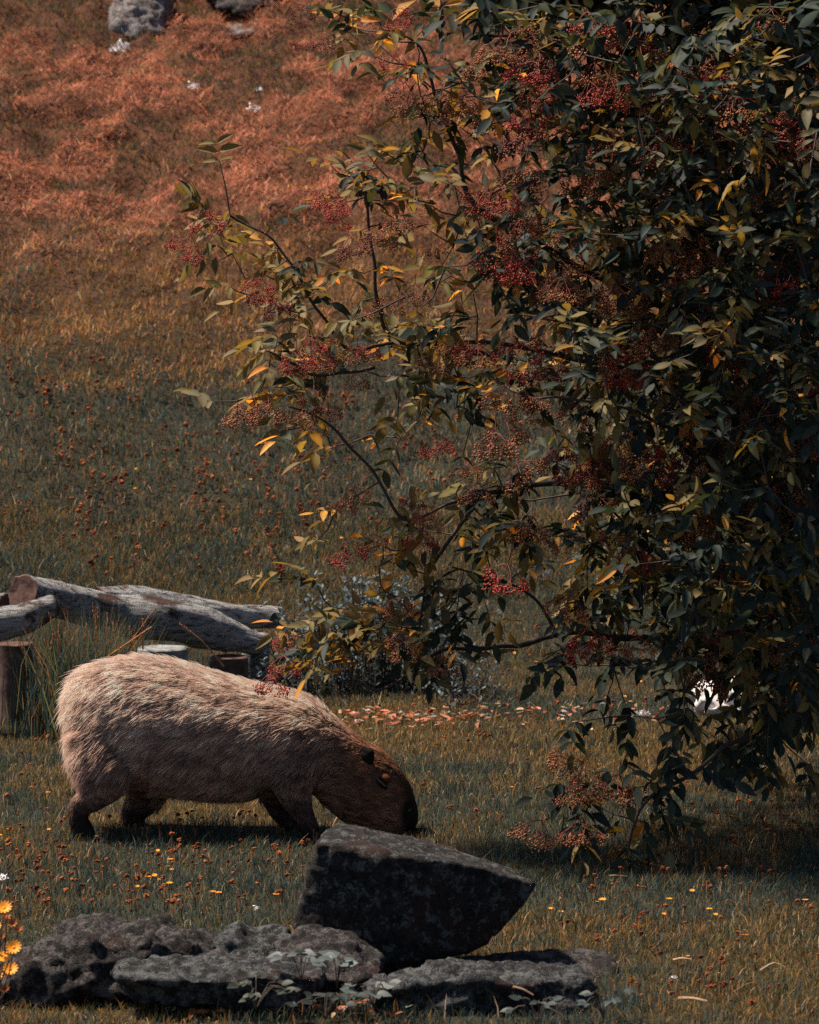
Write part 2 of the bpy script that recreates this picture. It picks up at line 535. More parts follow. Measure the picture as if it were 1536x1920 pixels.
bag = Bag()
trunk = [((133, 1318), (136, 1395), .03), ((141, 1292), (146, 1432), .09), ((158, 1268), (163, 1456), .135), ((195, 1247), (195, 1468), .175),
         ((250, 1235), (250, 1476), .205), ((320, 1243), (320, 1486), .218), ((400, 1265), (400, 1493), .220),
         ((470, 1285), (468, 1493), .205), ((530, 1298), (522, 1490), .19), ((582, 1315), (560, 1486), .17),
         ((622, 1346), (588, 1486), .145), ((650, 1372), (606, 1494), .125)]
loft(bag, [section(*r) for r in trunk], 46)
head = [((598, 1330), (572, 1470), .13), ((640, 1357), (598, 1498), .128), ((684, 1388), (624, 1523), .117), ((720, 1409), (650, 1542), .110),
        ((746, 1436), (680, 1552), .100), ((766, 1468), (708, 1557), .090), ((778, 1500), (734, 1559), .082), ((784, 1524), (754, 1561), .072),
        ((783, 1542), (770, 1560), .055)]
loft(bag, [section(*r) for r in head], 40)
# hind legs, then fore legs (near side, far side)
limb(bag, [(205, 1365, -.10, .11, .08), (205, 1420, -.125, .105, .085), (197, 1462, -.135, .078, .07), (174, 1494, -.14, .047, .045),
           (149, 1513, -.14, .034, .034), (148, 1535, -.14, .029, .032), (155, 1556, -.14, .033, .036), (160, 1572, -.14, .030, .036)], 22)
limb(bag, [(285, 1400, .10, .10, .08), (275, 1460, .12, .085, .07), (266, 1500, .13, .058, .052), (250, 1520, .13, .042, .038),
           (244, 1532, .13, .036, .034), (252, 1546, .13, .034, .036), (262, 1556, .13, .030, .036)], 20)
limb(bag, [(545, 1390, -.09, .10, .08), (548, 1440, -.12, .085, .075), (552, 1480, -.13, .062, .058), (563, 1512, -.13, .040, .042),
           (574, 1536, -.13, .030, .034), (584, 1558, -.13, .026, .032), (590, 1574, -.13, .024, .034)], 22)
limb(bag, [(530, 1420, .08, .09, .07), (524, 1470, .11, .07, .06), (522, 1505, .12, .046, .045), (532, 1528, .12, .032, .034),
           (546, 1544, .12, .027, .03), (556, 1556, .12, .024, .032)], 20)
for (fx, fy, dY) in ((160, 1573, -.14), (262, 1557, .13), (590, 1575, -.13), (556, 1557, .12)):
    for k in (-1, 0, 1):                                   # three blunt toes
        limb(bag, [(fx - 6, fy - 2, dY + .018 * k, .016, .013), (fx + 9, fy, dY + .024 * k, .014, .012), (fx + 20 - 3 * abs(k), fy + 2, dY + .028 * k, .009, .009)], 8)
raw = mesh_py('capybara_raw', np.vstack(bag.V), bag.F)
tmp = bpy.data.objects.new('capybara_raw', raw); COL.objects.link(tmp)
md = tmp.modifiers.new('r', 'REMESH'); md.mode = 'VOXEL'; md.voxel_size = .008
md = tmp.modifiers.new('s', 'SMOOTH'); md.factor = .5; md.iterations = 9
dg = bpy.context.evaluated_depsgraph_get()
body_me = bpy.data.meshes.new_from_object(tmp.evaluated_get(dg))
bpy.data.objects.remove(tmp); bpy.data.meshes.remove(raw)
body_me.name = 'body'
nv = len(body_me.vertices)
BV = np.empty(nv * 3, np.float32); body_me.vertices.foreach_get('co', BV); BV = BV.reshape(-1, 3).astype(float)
BN = np.empty(nv * 3, np.float32); body_me.vertices.foreach_get('normal', BN); BN = BN.reshape(-1, 3).astype(float)
# small reliefs: eye socket, brow, cheek, mouth line
ey = at(716, 1467, CY - .095)
for c, r, amt in ((at(713, 1470, CY - .10), .022, -.008), (at(722, 1452, CY - .095), .02, .006), (at(680, 1500, CY - .10), .06, .008), (at(757, 1535, CY - .07), .012, -.006)):
    for sgn in (1, -1):
        cc = c.copy()
        if sgn < 0: cc[1] = 2 * CY - cc[1]
        wgt = np.exp(-((BV - cc) ** 2).sum(1) / r ** 2)
        BV = BV + BN * (amt * wgt)[:, None]
BV = BV + BN * ((fbm(BV, .07, 77, 2) - .5) * .008)[:, None]
body_me.vertices.foreach_set('co', BV.astype(np.float32).ravel())
body_me.polygons.foreach_set('use_smooth', np.ones(len(body_me.polygons), bool))
bpx, bpy_ = to_px(BV)

def coat(P, px, py):
    """coat colour of the animal: sandy back lightened as if sunlit, browner flank, red head, near-black feet and muzzle"""
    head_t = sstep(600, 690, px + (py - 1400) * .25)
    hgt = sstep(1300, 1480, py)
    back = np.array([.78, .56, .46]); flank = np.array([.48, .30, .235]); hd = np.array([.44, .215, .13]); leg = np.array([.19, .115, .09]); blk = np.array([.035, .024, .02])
    c = back * (1 - hgt)[:, None] + flank * hgt[:, None]  # sunlight on the back put into the coat: paler above, darker below
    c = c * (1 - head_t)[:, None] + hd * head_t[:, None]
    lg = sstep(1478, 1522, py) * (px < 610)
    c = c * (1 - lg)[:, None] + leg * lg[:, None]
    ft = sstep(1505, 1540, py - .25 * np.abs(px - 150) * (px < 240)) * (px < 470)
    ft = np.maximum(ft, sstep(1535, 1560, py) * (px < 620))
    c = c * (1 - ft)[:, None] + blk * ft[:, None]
    # dark bridge of the nose and muzzle
    dist = np.hypot((px - 779) / 26, (py - 1530) / 42)
    mz = 1 - sstep(.75, 1.25, dist)
    br = sstep(738, 762, px + (py - 1450) * -.22) * sstep(1425, 1450, py)
    mz = np.maximum(mz, br * .85)
    return c * (1 - mz)[:, None] + blk * mz[:, None]

ta = body_me.attributes.new('tint', 'FLOAT_COLOR', 'POINT')
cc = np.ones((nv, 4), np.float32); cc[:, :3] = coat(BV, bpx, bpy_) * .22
ta.data.foreach_set('color', cc.ravel())
body_me.materials.clear(); body_me.materials.append(M['skin'])
capy = thing('capybara', cap_base, 'shaggy brown capybara grazing with its head lowered behind the tilted boulder', 'capybara')
body = obj('body', body_me, capy)

# fur strands
body_me.calc_loop_triangles()
nt_ = len(body_me.loop_triangles)
TI = np.empty(nt_ * 3, np.int32); body_me.loop_triangles.foreach_get('vertices', TI); TI = TI.reshape(-1, 3)
A, B_, C_ = BV[TI[:, 0]], BV[TI[:, 1]], BV[TI[:, 2]]
ar = np.linalg.norm(np.cross(B_ - A, C_ - A), axis=1)
cen = (A + B_ + C_) / 3
wt = ar * np.where(cen[:, 1] < CY + .10, 1.0, .45)
NH = 120000
ti = rng.choice(nt_, NH, p=wt / wt.sum())
u, v = rng.random(NH), rng.random(NH); k = u + v > 1; u[k], v[k] = 1 - u[k], 1 - v[k]
RT = A[ti] + (B_ - A)[ti] * u[:, None] + (C_ - A)[ti] * v[:, None]
RN = BN[TI[ti, 0]] * (1 - u - v)[:, None] + BN[TI[ti, 1]] * u[:, None] + BN[TI[ti, 2]] * v[:, None]
RN /= np.linalg.norm(RN, axis=1)[:, None] + 1e-9
hx, hy = to_px(RT)
headm = sstep(600, 680, hx + (hy - 1400) * .35)
legm = sstep(1435, 1495, hy) * (hx < 610) * np.where((hx > 300) & (hx < 490), 0, 1)
flow = np.stack([-np.ones(NH), np.zeros(NH), -.32 - .45 * sstep(1330, 1470, hy)], 1)
hflow = np.array([-.80, -.05, .34])
lflow = np.array([-.30, 0, -1.0])
rump = 1 - sstep(150, 260, hx)
flow = flow + rump[:, None] * np.array([.25, 0, -.55])
flow = flow * (1 - headm)[:, None] + hflow * headm[:, None]
flow = flow * (1 - legm)[:, None] + lflow * legm[:, None]
streak = fbm(np.stack([RT[:, 0] * .30 + RT[:, 2] * .12, RT[:, 1], RT[:, 2] + RT[:, 0] * .25], 1), .011, 121, 2)
jit = np.stack([vnoise(RT, .022, 101), vnoise(RT, .022, 102), vnoise(RT, .022, 103)], 1) - .5
flow = flow + jit * .75 * (1 - .55 * headm)[:, None] + rng.normal(0, .14, (NH, 3))
tan = flow - RN * (flow * RN).sum(1)[:, None]
tan /= np.linalg.norm(tan, axis=1)[:, None] + 1e-9
lift = .22 + .22 * streak + .35 * rump * (RN[:, 0] < -.3) + .14 * (RN[:, 2] > .75) + rng.normal(0, .10, NH)
lift = np.clip(lift * (1 - .45 * headm) * (1 - .5 * legm), .05, 1.2)
ln = (.040 + .014 * rump) * (1 - headm) + .017 * headm
ln = ln * (1 - legm) + .012 * legm
ln = ln * (1 - .75 * sstep(735, 765, hx)) * rng.uniform(.65, 1.2, NH) * (.7 + .6 * streak)
ln = ln * (1 - .9 * (np.hypot(hx - 717, hy - 1467) < 17))
lng = rng.random(NH) < .06; ln[lng & (headm < .5)] *= 1.3
NP = 4
pts = np.empty((NH, NP, 3))
for i in range(NP):
    s = i / (NP - 1)
    d = tan * s + RN * (lift * s - .35 * lift * s * s)[:, None]
    pts[:, i] = RT + d * ln[:, None] + np.array([0, 0, -1.0]) * (s * s * ln * .10)[:, None]
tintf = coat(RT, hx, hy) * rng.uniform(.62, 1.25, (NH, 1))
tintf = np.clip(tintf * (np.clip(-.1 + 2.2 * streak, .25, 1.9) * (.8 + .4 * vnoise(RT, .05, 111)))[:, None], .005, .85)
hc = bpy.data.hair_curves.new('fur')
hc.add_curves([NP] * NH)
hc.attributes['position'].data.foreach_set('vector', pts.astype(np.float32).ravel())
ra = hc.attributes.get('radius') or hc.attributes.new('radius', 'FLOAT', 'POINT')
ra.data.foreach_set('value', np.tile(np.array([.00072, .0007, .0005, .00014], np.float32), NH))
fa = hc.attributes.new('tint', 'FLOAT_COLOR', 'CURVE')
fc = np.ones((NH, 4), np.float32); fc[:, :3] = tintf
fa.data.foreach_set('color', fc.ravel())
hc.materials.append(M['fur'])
fur = obj('fur', hc, capy)
fur['kind'] = 'stuff'

# ears, eyes, eyelids, nostrils
def blob(c, ax, n=10, m=7):
    """ellipsoid with axes rows of ax"""
    V, F = [], []
    for i in range(m + 1):
        th = math.pi * i / m
        for j in range(n):
            ph = 2 * math.pi * j / n
            V.append(np.asarray(c) + ax[0] * math.sin(th) * math.cos(ph) + ax[1] * math.sin(th) * math.sin(ph) + ax[2] * math.cos(th))
    for i in range(m):
        for j in range(n):
            j2 = (j + 1) % n
            F.append((i * n + j, i * n + j2, (i + 1) * n + j2, (i + 1) * n + j))
    return V, F

def ear_mesh(sgn):
    b = Bag()
    c = at(686, 1421, CY - .088 * sgn)
    up = np.array([.25, -.25 * sgn, .95]); up /= np.linalg.norm(up)
    fr = np.array([.92, -.25 * sgn, -.25]); fr -= up * (fr @ up); fr /= np.linalg.norm(fr)
    nn = np.cross(fr, up)
    V = []; F = []; n = 12; m = 6
    for i in range(m + 1):                                    # a cupped, thick leaf of skin
        s = i / m
        for side in (1, -1):
            for j in range(n + 1):
                t = -1 + 2 * j / n
                wd = .027 * math.sqrt(max(0.02, 1 - (1.15 * s - .42) ** 2 * 1.25))
                cup = .010 * (1 - t * t) * math.sin(math.pi * min(1, s * 1.1))
                V.append(c + up * (s * .058 - .024) + fr * (t * wd) + nn * (cup + side * .0035))
    row = 2 * (n + 1)
    for i in range(m):
        for sd in (0, 1):
            for j in range(n):
                a0 = i * row + sd * (n + 1) + j
                F.append((a0, a0 + 1, a0 + row + 1, a0 + row))
        for j in (0, n):
            a0 = i * row + j
            F.append((a0, a0 + n + 1, a0 + row + n + 1, a0 + row))
    for j in range(n):
        a0 = m * row + j
        F.append((a0, a0 + 1, a0 + n + 2, a0 + n + 1))
    return mesh_py('ear', V, F, [M['dark_skin']], smooth=True)

def surf_y(px, py):
    """near-side body surface depth at a pixel"""
    d = np.hypot(bpx - px, bpy_ - py) + 1e3 * (BV[:, 1] > CY)
    return BV[np.argmin(d), 1]
for sgn in (1, -1):
    obj('ear', ear_mesh(sgn), capy)
    def mir(P):
        P = np.array(P, float)
        if sgn < 0: P[:, 1] = 2 * CY - P[:, 1]
        return P
    yy = surf_y(716, 1468)
    ax = [np.array([.0185, -.005, -.0205]), np.array([.0085, .0, .0078]), np.array([0, .011, 0])]
    V, F = blob(at(716, 1468, yy - .007), ax)
    eye_o = obj('eye', mesh_py('eye', mir(V), F, [M['eye']], smooth=True), capy)
    ax = [np.array([.017, -.003, -.012]), np.array([.0085, .0, .0095]), np.array([0, .011, 0])]
    V, F = blob(at(723, 1459, surf_y(723, 1459) - .002), ax)
    obj('eyelid', mesh_py('eyelid', mir(V), F, [M['eyelid']], smooth=True), eye_o)
    V, F = blob(at(767, 1520, surf_y(767, 1520) - .001), [np.array([.008, 0, .006]), np.array([.003, 0, -.004]), np.array([0, .008, 0])])
    obj('nostril', mesh_py('nostril', mir(V), F, [M['eye']], smooth=True), capy)

# ------------------------------------------------------------------ rocks
def rock(name, pts, label, m, voxel=.014, amp=.02, seed=1, group=None, strata=0.0, smooth=1, sit=None):
    dY = 0.0
    if sit is not None: dY = on_ground(*sit)[1] - .10 - min(p[2] for p in pts)
    P = np.array([at(p[0], p[1], p[2] + dY) for p in pts])
    bm = bmesh.new()
    for p in P: bm.verts.new(p)
    bm.verts.ensure_lookup_table()
    res = bmesh.ops.convex_hull(bm, input=list(bm.verts))
    bmesh.ops.delete(bm, geom=list({g for g in res['geom_interior'] + res['geom_unused'] if isinstance(g, bmesh.types.BMVert)}), context='VERTS')
    bmesh.ops.recalc_face_normals(bm, faces=bm.faces)
    me = bpy.data.meshes.new('hull'); bm.to_mesh(me); bm.free()
    o = bpy.data.objects.new('hull', me); COL.objects.link(o)
    r = o.modifiers.new('r', 'REMESH'); r.mode = 'VOXEL'; r.voxel_size = voxel
    s = o.modifiers.new('s', 'SMOOTH'); s.factor = .5; s.iterations = smooth
    dg = bpy.context.evaluated_depsgraph_get()
    out = bpy.data.meshes.new_from_object(o.evaluated_get(dg)); out.name = name
    bpy.data.objects.remove(o); bpy.data.meshes.remove(me)
    n = len(out.vertices)
    V = np.empty(n * 3, np.float32); out.vertices.foreach_get('co', V); V = V.reshape(-1, 3).astype(float)
    N = np.empty(n * 3, np.float32); out.vertices.foreach_get('normal', N); N = N.reshape(-1, 3).astype(float)
    d = (fbm(V, .20, seed, 4) - .5) * 2.6 * amp + (np.abs(fbm(V, .075, seed + 5, 3) - .5) - .12) * amp * 2.8 + (fbm(V, .03, seed + 7, 2) - .5) * amp * 1.5
    d = d + amp * .9 * (sstep(.44, .56, vnoise(V * [1, 1, 1.3], .085, seed + 31)) - .5) + amp * .5 * (sstep(.45, .55, vnoise(V, .038, seed + 37)) - .5)
    if strata: d = d + strata * (fbm(V * [.35, .35, 1.6], .05, seed + 9, 2) - .5)
    V = V + N * d[:, None]
    c = np.array([V[:, 0].mean(), V[:, 1].mean(), V[:, 2].min()])
    out.vertices.foreach_set('co', (V - c).astype(np.float32).ravel())
    out.polygons.foreach_set('use_smooth', np.ones(len(out.polygons), bool))
    out.materials.clear(); out.materials.append(m)
    o = obj(name, out); o.location = c
    return tag(o, label, 'rock', group)

rock('boulder', [(596, 1580, 11.46), (700, 1602, 11.44), (850, 1616, 11.46), (960, 1644, 11.52), (1004, 1656, 11.62),
                 (612, 1552, 11.72), (640, 1544, 11.80), (760, 1566, 11.84), (880, 1598, 11.84), (975, 1632, 11.78),
                 (545, 1738, 11.50), (600, 1792, 11.46), (740, 1812, 11.44), (885, 1788, 11.52), (950, 1738, 11.56), (998, 1672, 11.60),
                 (556, 1716, 11.78), (860, 1760, 11.82), (940, 1700, 11.80)],
     'large dark wedge-shaped boulder tilted up on top of the flat rocks', M['boulder'], .010, .0065, 3, smooth=1)
rock('boulder', [(-20, 1860, 11.15), (20, 1812, 11.3), (95, 1752, 11.45), (180, 1722, 11.55), (300, 1730, 11.55), (385, 1752, 11.55), (408, 1790, 11.5),
                 (60, 1890, 11.1), (220, 1880, 11.1), (400, 1860, 11.25), (-10, 1850, 11.7), (180, 1740, 11.85), (380, 1775, 11.85), (420, 1840, 11.6), (-30, 1890, 11.3), (110, 1780, 11.16), (300, 1762, 11.2), (60, 1800, 11.12), (380, 1790, 11.28)],
     'low rounded rock crusted with pale and reddish lichen beside yellow flowers', M['lichen_rock'], .012, .022, 11)
rock('rock_slab', [(205, 1815, 11.1), (255, 1790, 11.2), (400, 1790, 11.28), (520, 1800, 11.25), (620, 1812, 11.15), (600, 1832, 11.0), (420, 1838, 10.96), (260, 1836, 10.96), (215, 1832, 11.0), (600, 1880, 11.05), (240, 1880, 11.03), (250, 1890, 11.0), (560, 1890, 11.0), (520, 1800, 11.4), (260, 1800, 11.4)],
     'flat grey slab lying in front of the rounded lichen-covered rock', M['slab_rock'], .011, .012, 19, strata=.02)
rock('rock', [(408, 1752, 11.5), (440, 1738, 11.55), (520, 1742, 11.58), (560, 1760, 11.5), (400, 1800, 11.4), (540, 1810, 11.4), (420, 1790, 11.8), (540, 1790, 11.8)],
     'small pale-topped rock wedged between the rounded rock and the tilted boulder', M['slab_rock'], .010, .014, 23)
rock('rock', [(505, 1768, 11.3), (560, 1738, 11.36), (590, 1731, 11.38), (660, 1748, 11.36), (715, 1776, 11.3), (500, 1815, 11.22), (590, 1850, 11.12), (720, 1850, 11.12), (560, 1760, 11.42), (700, 1790, 11.44), (600, 1790, 11.2)],
     'peaked dark rock leaning against the front of the tilted boulder', M['lichen_rock'], .010, .012, 29)
rock('rock_slab', [(850, 1800, 11.5), (960, 1786, 11.62), (1080, 1782, 11.7), (1150, 1796, 11.66), (1158, 1812, 11.6), (1140, 1868, 11.45), (860, 1860, 11.4), (1100, 1830, 11.44), (900, 1800, 11.9), (1130, 1810, 11.9), (1000, 1880, 11.5)],
     'flat reddish slab under the right tip of the tilted boulder', M['lichen_rock'], .011, .010, 37, strata=.015)
rock('rock_slab', [(690, 1840, 11.2), (830, 1812, 11.3), (960, 1812, 11.34), (1085, 1818, 11.32), (1122, 1850, 11.22), (1105, 1930, 11.02), (900, 1950, 11.0), (720, 1930, 11.02), (700, 1870, 11.0), (1080, 1840, 11.02), (830, 1832, 11.0), (960, 1835, 10.98), (760, 1850, 11.4), (1080, 1850, 11.45)],
     'broad mottled slab half covered by weeds below the tilted boulder', M['slab_rock'], .011, .016, 43, strata=.02)
rock('boulder', [(203, 66, 26.6), (216, 0, 26.8), (232, -60, 27), (302, -60, 27), (326, -10, 26.9), (308, 74, 26.6), (215, 40, 27.3), (310, 40, 27.3), (250, 76, 26.5)],
     'pale upright stone standing high on the hillside', M['hill_rock'], .03, .03, 53, sit=(255, 56))
rock('boulder', [(375, -20, 27.2), (400, 12, 26.9), (450, 26, 26.8), (510, 18, 26.9), (535, -20, 27.1), (400, -80, 27.5), (510, -80, 27.5), (440, 0, 27.6)],
     'dark broad boulder high on the hillside beside the pale stone', M['lichen_rock'], .03, .03, 59, sit=(450, 26))
rock('rock_slab', [(375, 62, 26.2), (455, 40, 26.6), (540, 36, 26.7), (560, 46, 26.5), (470, 70, 26.1), (400, 72, 26.0), (460, 60, 26.9)],
     'low flat stone sunk in the hay below the dark hillside boulder', M['hill_rock'], .025, .02, 61, sit=(440, 82))
rock('rock', [(1290, 1290, 15.9), (1330, 1268, 16.0), (1390, 1280, 16.0), (1420, 1318, 15.9), (1390, 1345, 15.7), (1310, 1335, 15.7), (1350, 1300, 16.3)],
     'bright white rock glimpsed through the lowest leaves of the bush', M['pale_rock'], .016, .03, 67)
rock('rock', [(1425, 1372, 14.9), (1440, 1356, 15.0), (1478, 1352, 15.0), (1480, 1372, 14.9), (1450, 1385, 14.8), (1455, 1365, 15.1)],
     'small white stone half hidden under the bush beside the bright rock', M['pale_rock'], .008, .012, 71)

# ------------------------------------------------------------------ logs and stumps
def log(name, rows, label, ends=(1, 0), seed=1, m=None, cutm=None, cat='log'):
    """rows: px, py, Y, radius px"""
    C = np.array([np.concatenate([at(r[0], r[1], r[2]), [r[3] * r[2] / FPX]]) for r in rows])
    S = spline(C, 40); n = 26
    path, rad = S[:, :3], S[:, 3]
    V, F = tube_np(path, rad, n, cap=False)
    ctr = np.repeat(path, n, 0)
    dr = V - ctr; ang = np.arange(len(V)) % n
    low = fbm(V * [.6, 1, 1], .10, seed, 3) - .5
    groove = fbm(np.stack([ctr[:, 0] * .25, np.cos(ang / n * 6.283) * .12, np.sin(ang / n * 6.283) * .12], 1), .035, seed + 3, 3) - .5
    V = ctr + dr * (1 + .55 * low + .42 * groove)[:, None]
    base = np.array([path[:, 0].mean(), path[:, 1].mean(), float(gz(path[:, 0].mean(), path[:, 1].mean()))])
    t = thing(name, base, label, cat)
    me = mesh_py('bark', V, F, [m or M['log']], smooth=True)
    obj('bark', me, t)
    for e, on in zip((0, len(path) - 1), ends):
        b = Bag(); ringV = V[e * n:(e + 1) * n]; c = path[e]
        ax = (path[1] - path[0]) if e == 0 else (path[-2] - path[-1]); ax /= np.linalg.norm(ax)
        rr = [c + (ringV - c) * k + ax * q for k, q in ((1.0, -.001), (.93, -.005), (.5, -.003 + .004), (.12, .002))]
        Vc = np.vstack(rr + [c[None] + ax * .001]); Fc = []
        for i in range(3):
            for k in range(n): Fc.append((i * n + k, i * n + (k + 1) % n, (i + 1) * n + (k + 1) % n, (i + 1) * n + k))
        for k in range(n): Fc.append((3 * n + k, 3 * n + (k + 1) % n, 4 * n))
        obj('cut_end', mesh_py('cut_end', Vc, Fc, [(cutm or M['cut']) if on else (m or M['log'])]), t)
    return t

log('log', [(42, 1112, 16.55, 37), (120, 1128, 16.75, 37), (215, 1152, 16.9, 37), (300, 1160, 16.95, 42), (395, 1182, 17.0, 38), (490, 1208, 17.05, 22)],
    'long weathered log with a knot and a broad brown cut end', seed=3)
log('log', [(184, 1120, 17.05, 23), (290, 1130, 17.2, 27), (400, 1152, 17.25, 26), (526, 1158, 17.3, 20)],
    'slim silver-grey log lying along the top behind the knotted log', seed=9)
log('log', [(-150, 1190, 16.3, 32), (-40, 1175, 16.3, 31), (40, 1160, 16.3, 27), (102, 1134, 16.35, 20)],
    'pale bleached log end curving up in front of the cut log', ends=(0, 1), seed=14, cutm=M['log'])
log('log', [(12, 1136, 16.7, 24), (-60, 1142, 16.8, 24), (-160, 1150, 16.9, 24)], 'thin dark log end poking out beside the broad cut end', seed=21)

def stump(px, top, Y, rpx, label, m, cutm, seed):
    p = at(px, top, Y); g = float(gz(p[0], Y)) - .03; r = rpx * Y / FPX
    n = 22; zs = np.linspace(g, p[2], 9); V = []
    for z in zs:
        for k in range(n):
            a = 2 * math.pi * k / n; V.append([p[0] + r * math.cos(a), Y + r * math.sin(a), z])
    V = np.array(V); c = np.stack([np.full(len(V), p[0]), np.full(len(V), Y), V[:, 2]], 1)
    V = c + (V - c) * (1 + .30 * (fbm(V * [1, 1, .3], .05, seed, 3) - .5))[:, None]
    F = [(i * n + k, i * n + (k + 1) % n, (i + 1) * n + (k + 1) % n, (i + 1) * n + k) for i in range(8) for k in range(n)]
    t = thing('tree_stump', (p[0], Y, g + .03), label, 'stump')
    obj('bark', mesh_py('bark', V, F, [m], smooth=True), t)
    top_r = V[8 * n:]; cc = np.array([p[0], Y, p[2] + .001])
    Vc = np.vstack([cc + (top_r - cc) * k + np.array([0, 0, q]) for k, q in ((1, 0), (.92, .004), (.5, .001))] + [cc[None]])
    Fc = [(i * n + k, i * n + (k + 1) % n, (i + 1) * n + (k + 1) % n, (i + 1) * n + k) for i in range(2) for k in range(n)] + [(2 * n + k, 2 * n + (k + 1) % n, 3 * n) for k in range(n)]
    obj('cut_end', mesh_py('cut_end', Vc, Fc, [cutm]), t)
stump(30, 1208, 16.55, 33, 'brown upright stump under the bleached log end', M['post'], M['cut'], 3)
stump(304, 1216, 16.3, 50, 'pale round stump with a flat top just behind the capybara', M['pale_wood'], M['pale_wood'], 5)
stump(430, 1232, 16.95, 36, 'dark stump holding up the tapering end of the knotted log', M['post'], M['cut'], 7)
stump(480, 1190, 17.15, 24, 'narrow whitish post beside the blue-grey shrub', M['pale_wood'], M['pale_wood'], 8)

# ------------------------------------------------------------------ leaves (shared shapes)
def leaf_shape(fold=.25, curve=.3, wd=.40, n=4, notch=0):
    """unit leaf along +X, up +Z: rows of left, mid, right"""
    V, F = [], []
    for i in range(n + 1):
        s = i / n
        h = wd * (math.sin(math.pi * min(1, s ** .8)) ** .8) * .5 if 0 < i < n else .01
        z = -curve * s * s * .5
        V += [(s, -h, z + fold * h), (s, 0, z), (s, h, z + fold * h)]
    for i in range(n):
        a = i * 3
        F += [(a, a + 3, a + 4, a + 1), (a + 1, a + 4, a + 5, a + 2)]
    return np.array(V, float), np.array(F)
LEAFS = [leaf_shape(.3, .25, .44), leaf_shape(.5, .5, .40), leaf_shape(.15, -.15, .46), leaf_shape(.7, .3, .36)]
LEAFS += [leaf_shape(.3, .25, .52, 2), leaf_shape(.5, .4, .48, 2)]     # plainer shapes for leaves deep in or past the view

def leaf_matrix(p, d, up, L):
    d = np.asarray(d, float); d = d / np.linalg.norm(d)
    up = np.asarray(up, float); s = np.cross(up, d); s /= np.linalg.norm(s) + 1e-9
    u = np.cross(d, s)
    return np.array([[d[0], s[0], u[0], 0], [d[1], s[1], u[1], 0], [d[2], s[2], u[2], 0], [0, 0, 0, 1]]) @ np.diag([L, L, L, 1]) + np.array([[0, 0, 0, p[0]], [0, 0, 0, p[1]], [0, 0, 0, p[2]], [0, 0, 0, 0]])

def leaves_mesh(name, items, material):
    """items: list of (matrix 4x4, shape idx, tint)"""
    Vs, Fs, Ts, o = [], [], [], 0
    for Mx, si, tn in items:
        V, F = LEAFS[si]
        Vs.append(V @ Mx[:3, :3].T + Mx[:3, 3]); Fs.append(F + o); o += len(V)
        T = np.tile(tn, (len(V), 1)); T[1::3] *= 1.25; Ts.append(T)
    return mesh_np(name, np.vstack(Vs), np.vstack(Fs), material, np.vstack(Ts), smooth=True)

# ------------------------------------------------------------------ the berry bush
DENS = ["0000001225677888", "0000000144667788", "0000000122467788", "0000100333456788",
        "0000200334556788", "0000131233556789", "0000032344567899", "0000122233457899",
        "0000011112456899", "0000001123456899", "0000001223456799", "0000012233456789",
        "0000022333345789", "0000000000013459", "0000000000013332", "0000000000023300",
        "0000000000022000", "0000000000000000"]
bush_base = np.array([1.62, 14.3, float(gz(1.62, 14.3))])
limbs = {
    'a': [(1640, 1120, 14.3), (1480, 960, 14.15), (1380, 912, 14.05), (1230, 903, 13.9), (1050, 905, 13.8), (900, 925, 13.75), (820, 955, 13.7), (765, 985, 13.65)],
    'a2': [(765, 985, 13.66), (730, 945, 13.65), (690, 880, 13.65), (630, 810, 13.65), (590, 778, 13.65), (545, 762, 13.65)],
    'b': [(1650, 1260, 14.3), (1450, 1222, 14.1), (1300, 1206, 14.0), (1150, 1192, 13.85), (1040, 1190, 13.8), (930, 1216, 13.75), (850, 1212, 13.7), (790, 1245, 13.65), (725, 1285, 13.6), (640, 1282, 13.6)],
    'c': [(1640, 1000, 14.3), (1400, 800, 14.1), (1200, 700, 14.0), (950, 645, 13.9), (760, 640, 13.8), (706, 570, 13.75), (697, 480, 13.75), (688, 395, 13.75), (692, 320, 13.75)],
    'd': [(1640, 900, 14.3), (1350, 640, 14.1), (1050, 480, 13.9), (885, 375, 13.8), (856, 290, 13.8), (828, 205, 13.8), (795, 100, 13.8), (720, 50, 13.8)],
    'e': [(760, 640, 13.8), (650, 650, 13.75), (602, 590, 13.72), (560, 520, 13.72), (505, 445, 13.72), (430, 400, 13.72)],
    'f': [(700, 690, 13.75), (600, 700, 13.7), (550, 685, 13.7), (500, 660, 13.7)],
    'g': [(1640, 1300, 14.1), (1480, 1340, 13.7), (1380, 1392, 13.45), (1290, 1450, 13.3), (1215, 1500, 13.22), (1190, 1550, 13.2), (1178, 1605, 13.2)],
    'h': [(1640, 700, 14.3), (1500, 350, 14.2), (1300, 170, 14.1), (1080, 90, 13.95), (920, 60, 13.85)],
    'i': [(1050, 1195, 13.82), (1000, 1120, 13.8), (930, 1085, 13.75), (850, 1060, 13.7)],
    'j': [(1480, 960, 14.15), (1300, 830, 13.6), (1150, 760, 13.4), (1000, 745, 13.4)],
    'k': [(900, 925, 13.75), (850, 1000, 13.72), (800, 1075, 13.7), (790, 1150, 13.68), (785, 1240, 13.66)],
}
top_c = at(1640, 1120, 14.3)
trunk_path = spline(np.array([bush_base - [0, 0, .05], bush_base + [.02, 0, .25], at(1660, 1180, 14.3), at(1640, 900, 14.3), at(1650, 400, 14.35), at(1640, -200, 14.4)]), 26)
bush = thing('berry_bush', bush_base, 'tall dark elder-like bush hung with drooping red berry clusters', 'bush')
V, F = tube_np(trunk_path, np.linspace(.055, .02, 26), 9)
obj('trunk', mesh_py('trunk', V, F, [M['twig']], smooth=True), bush)
nodes, nrad = [], []
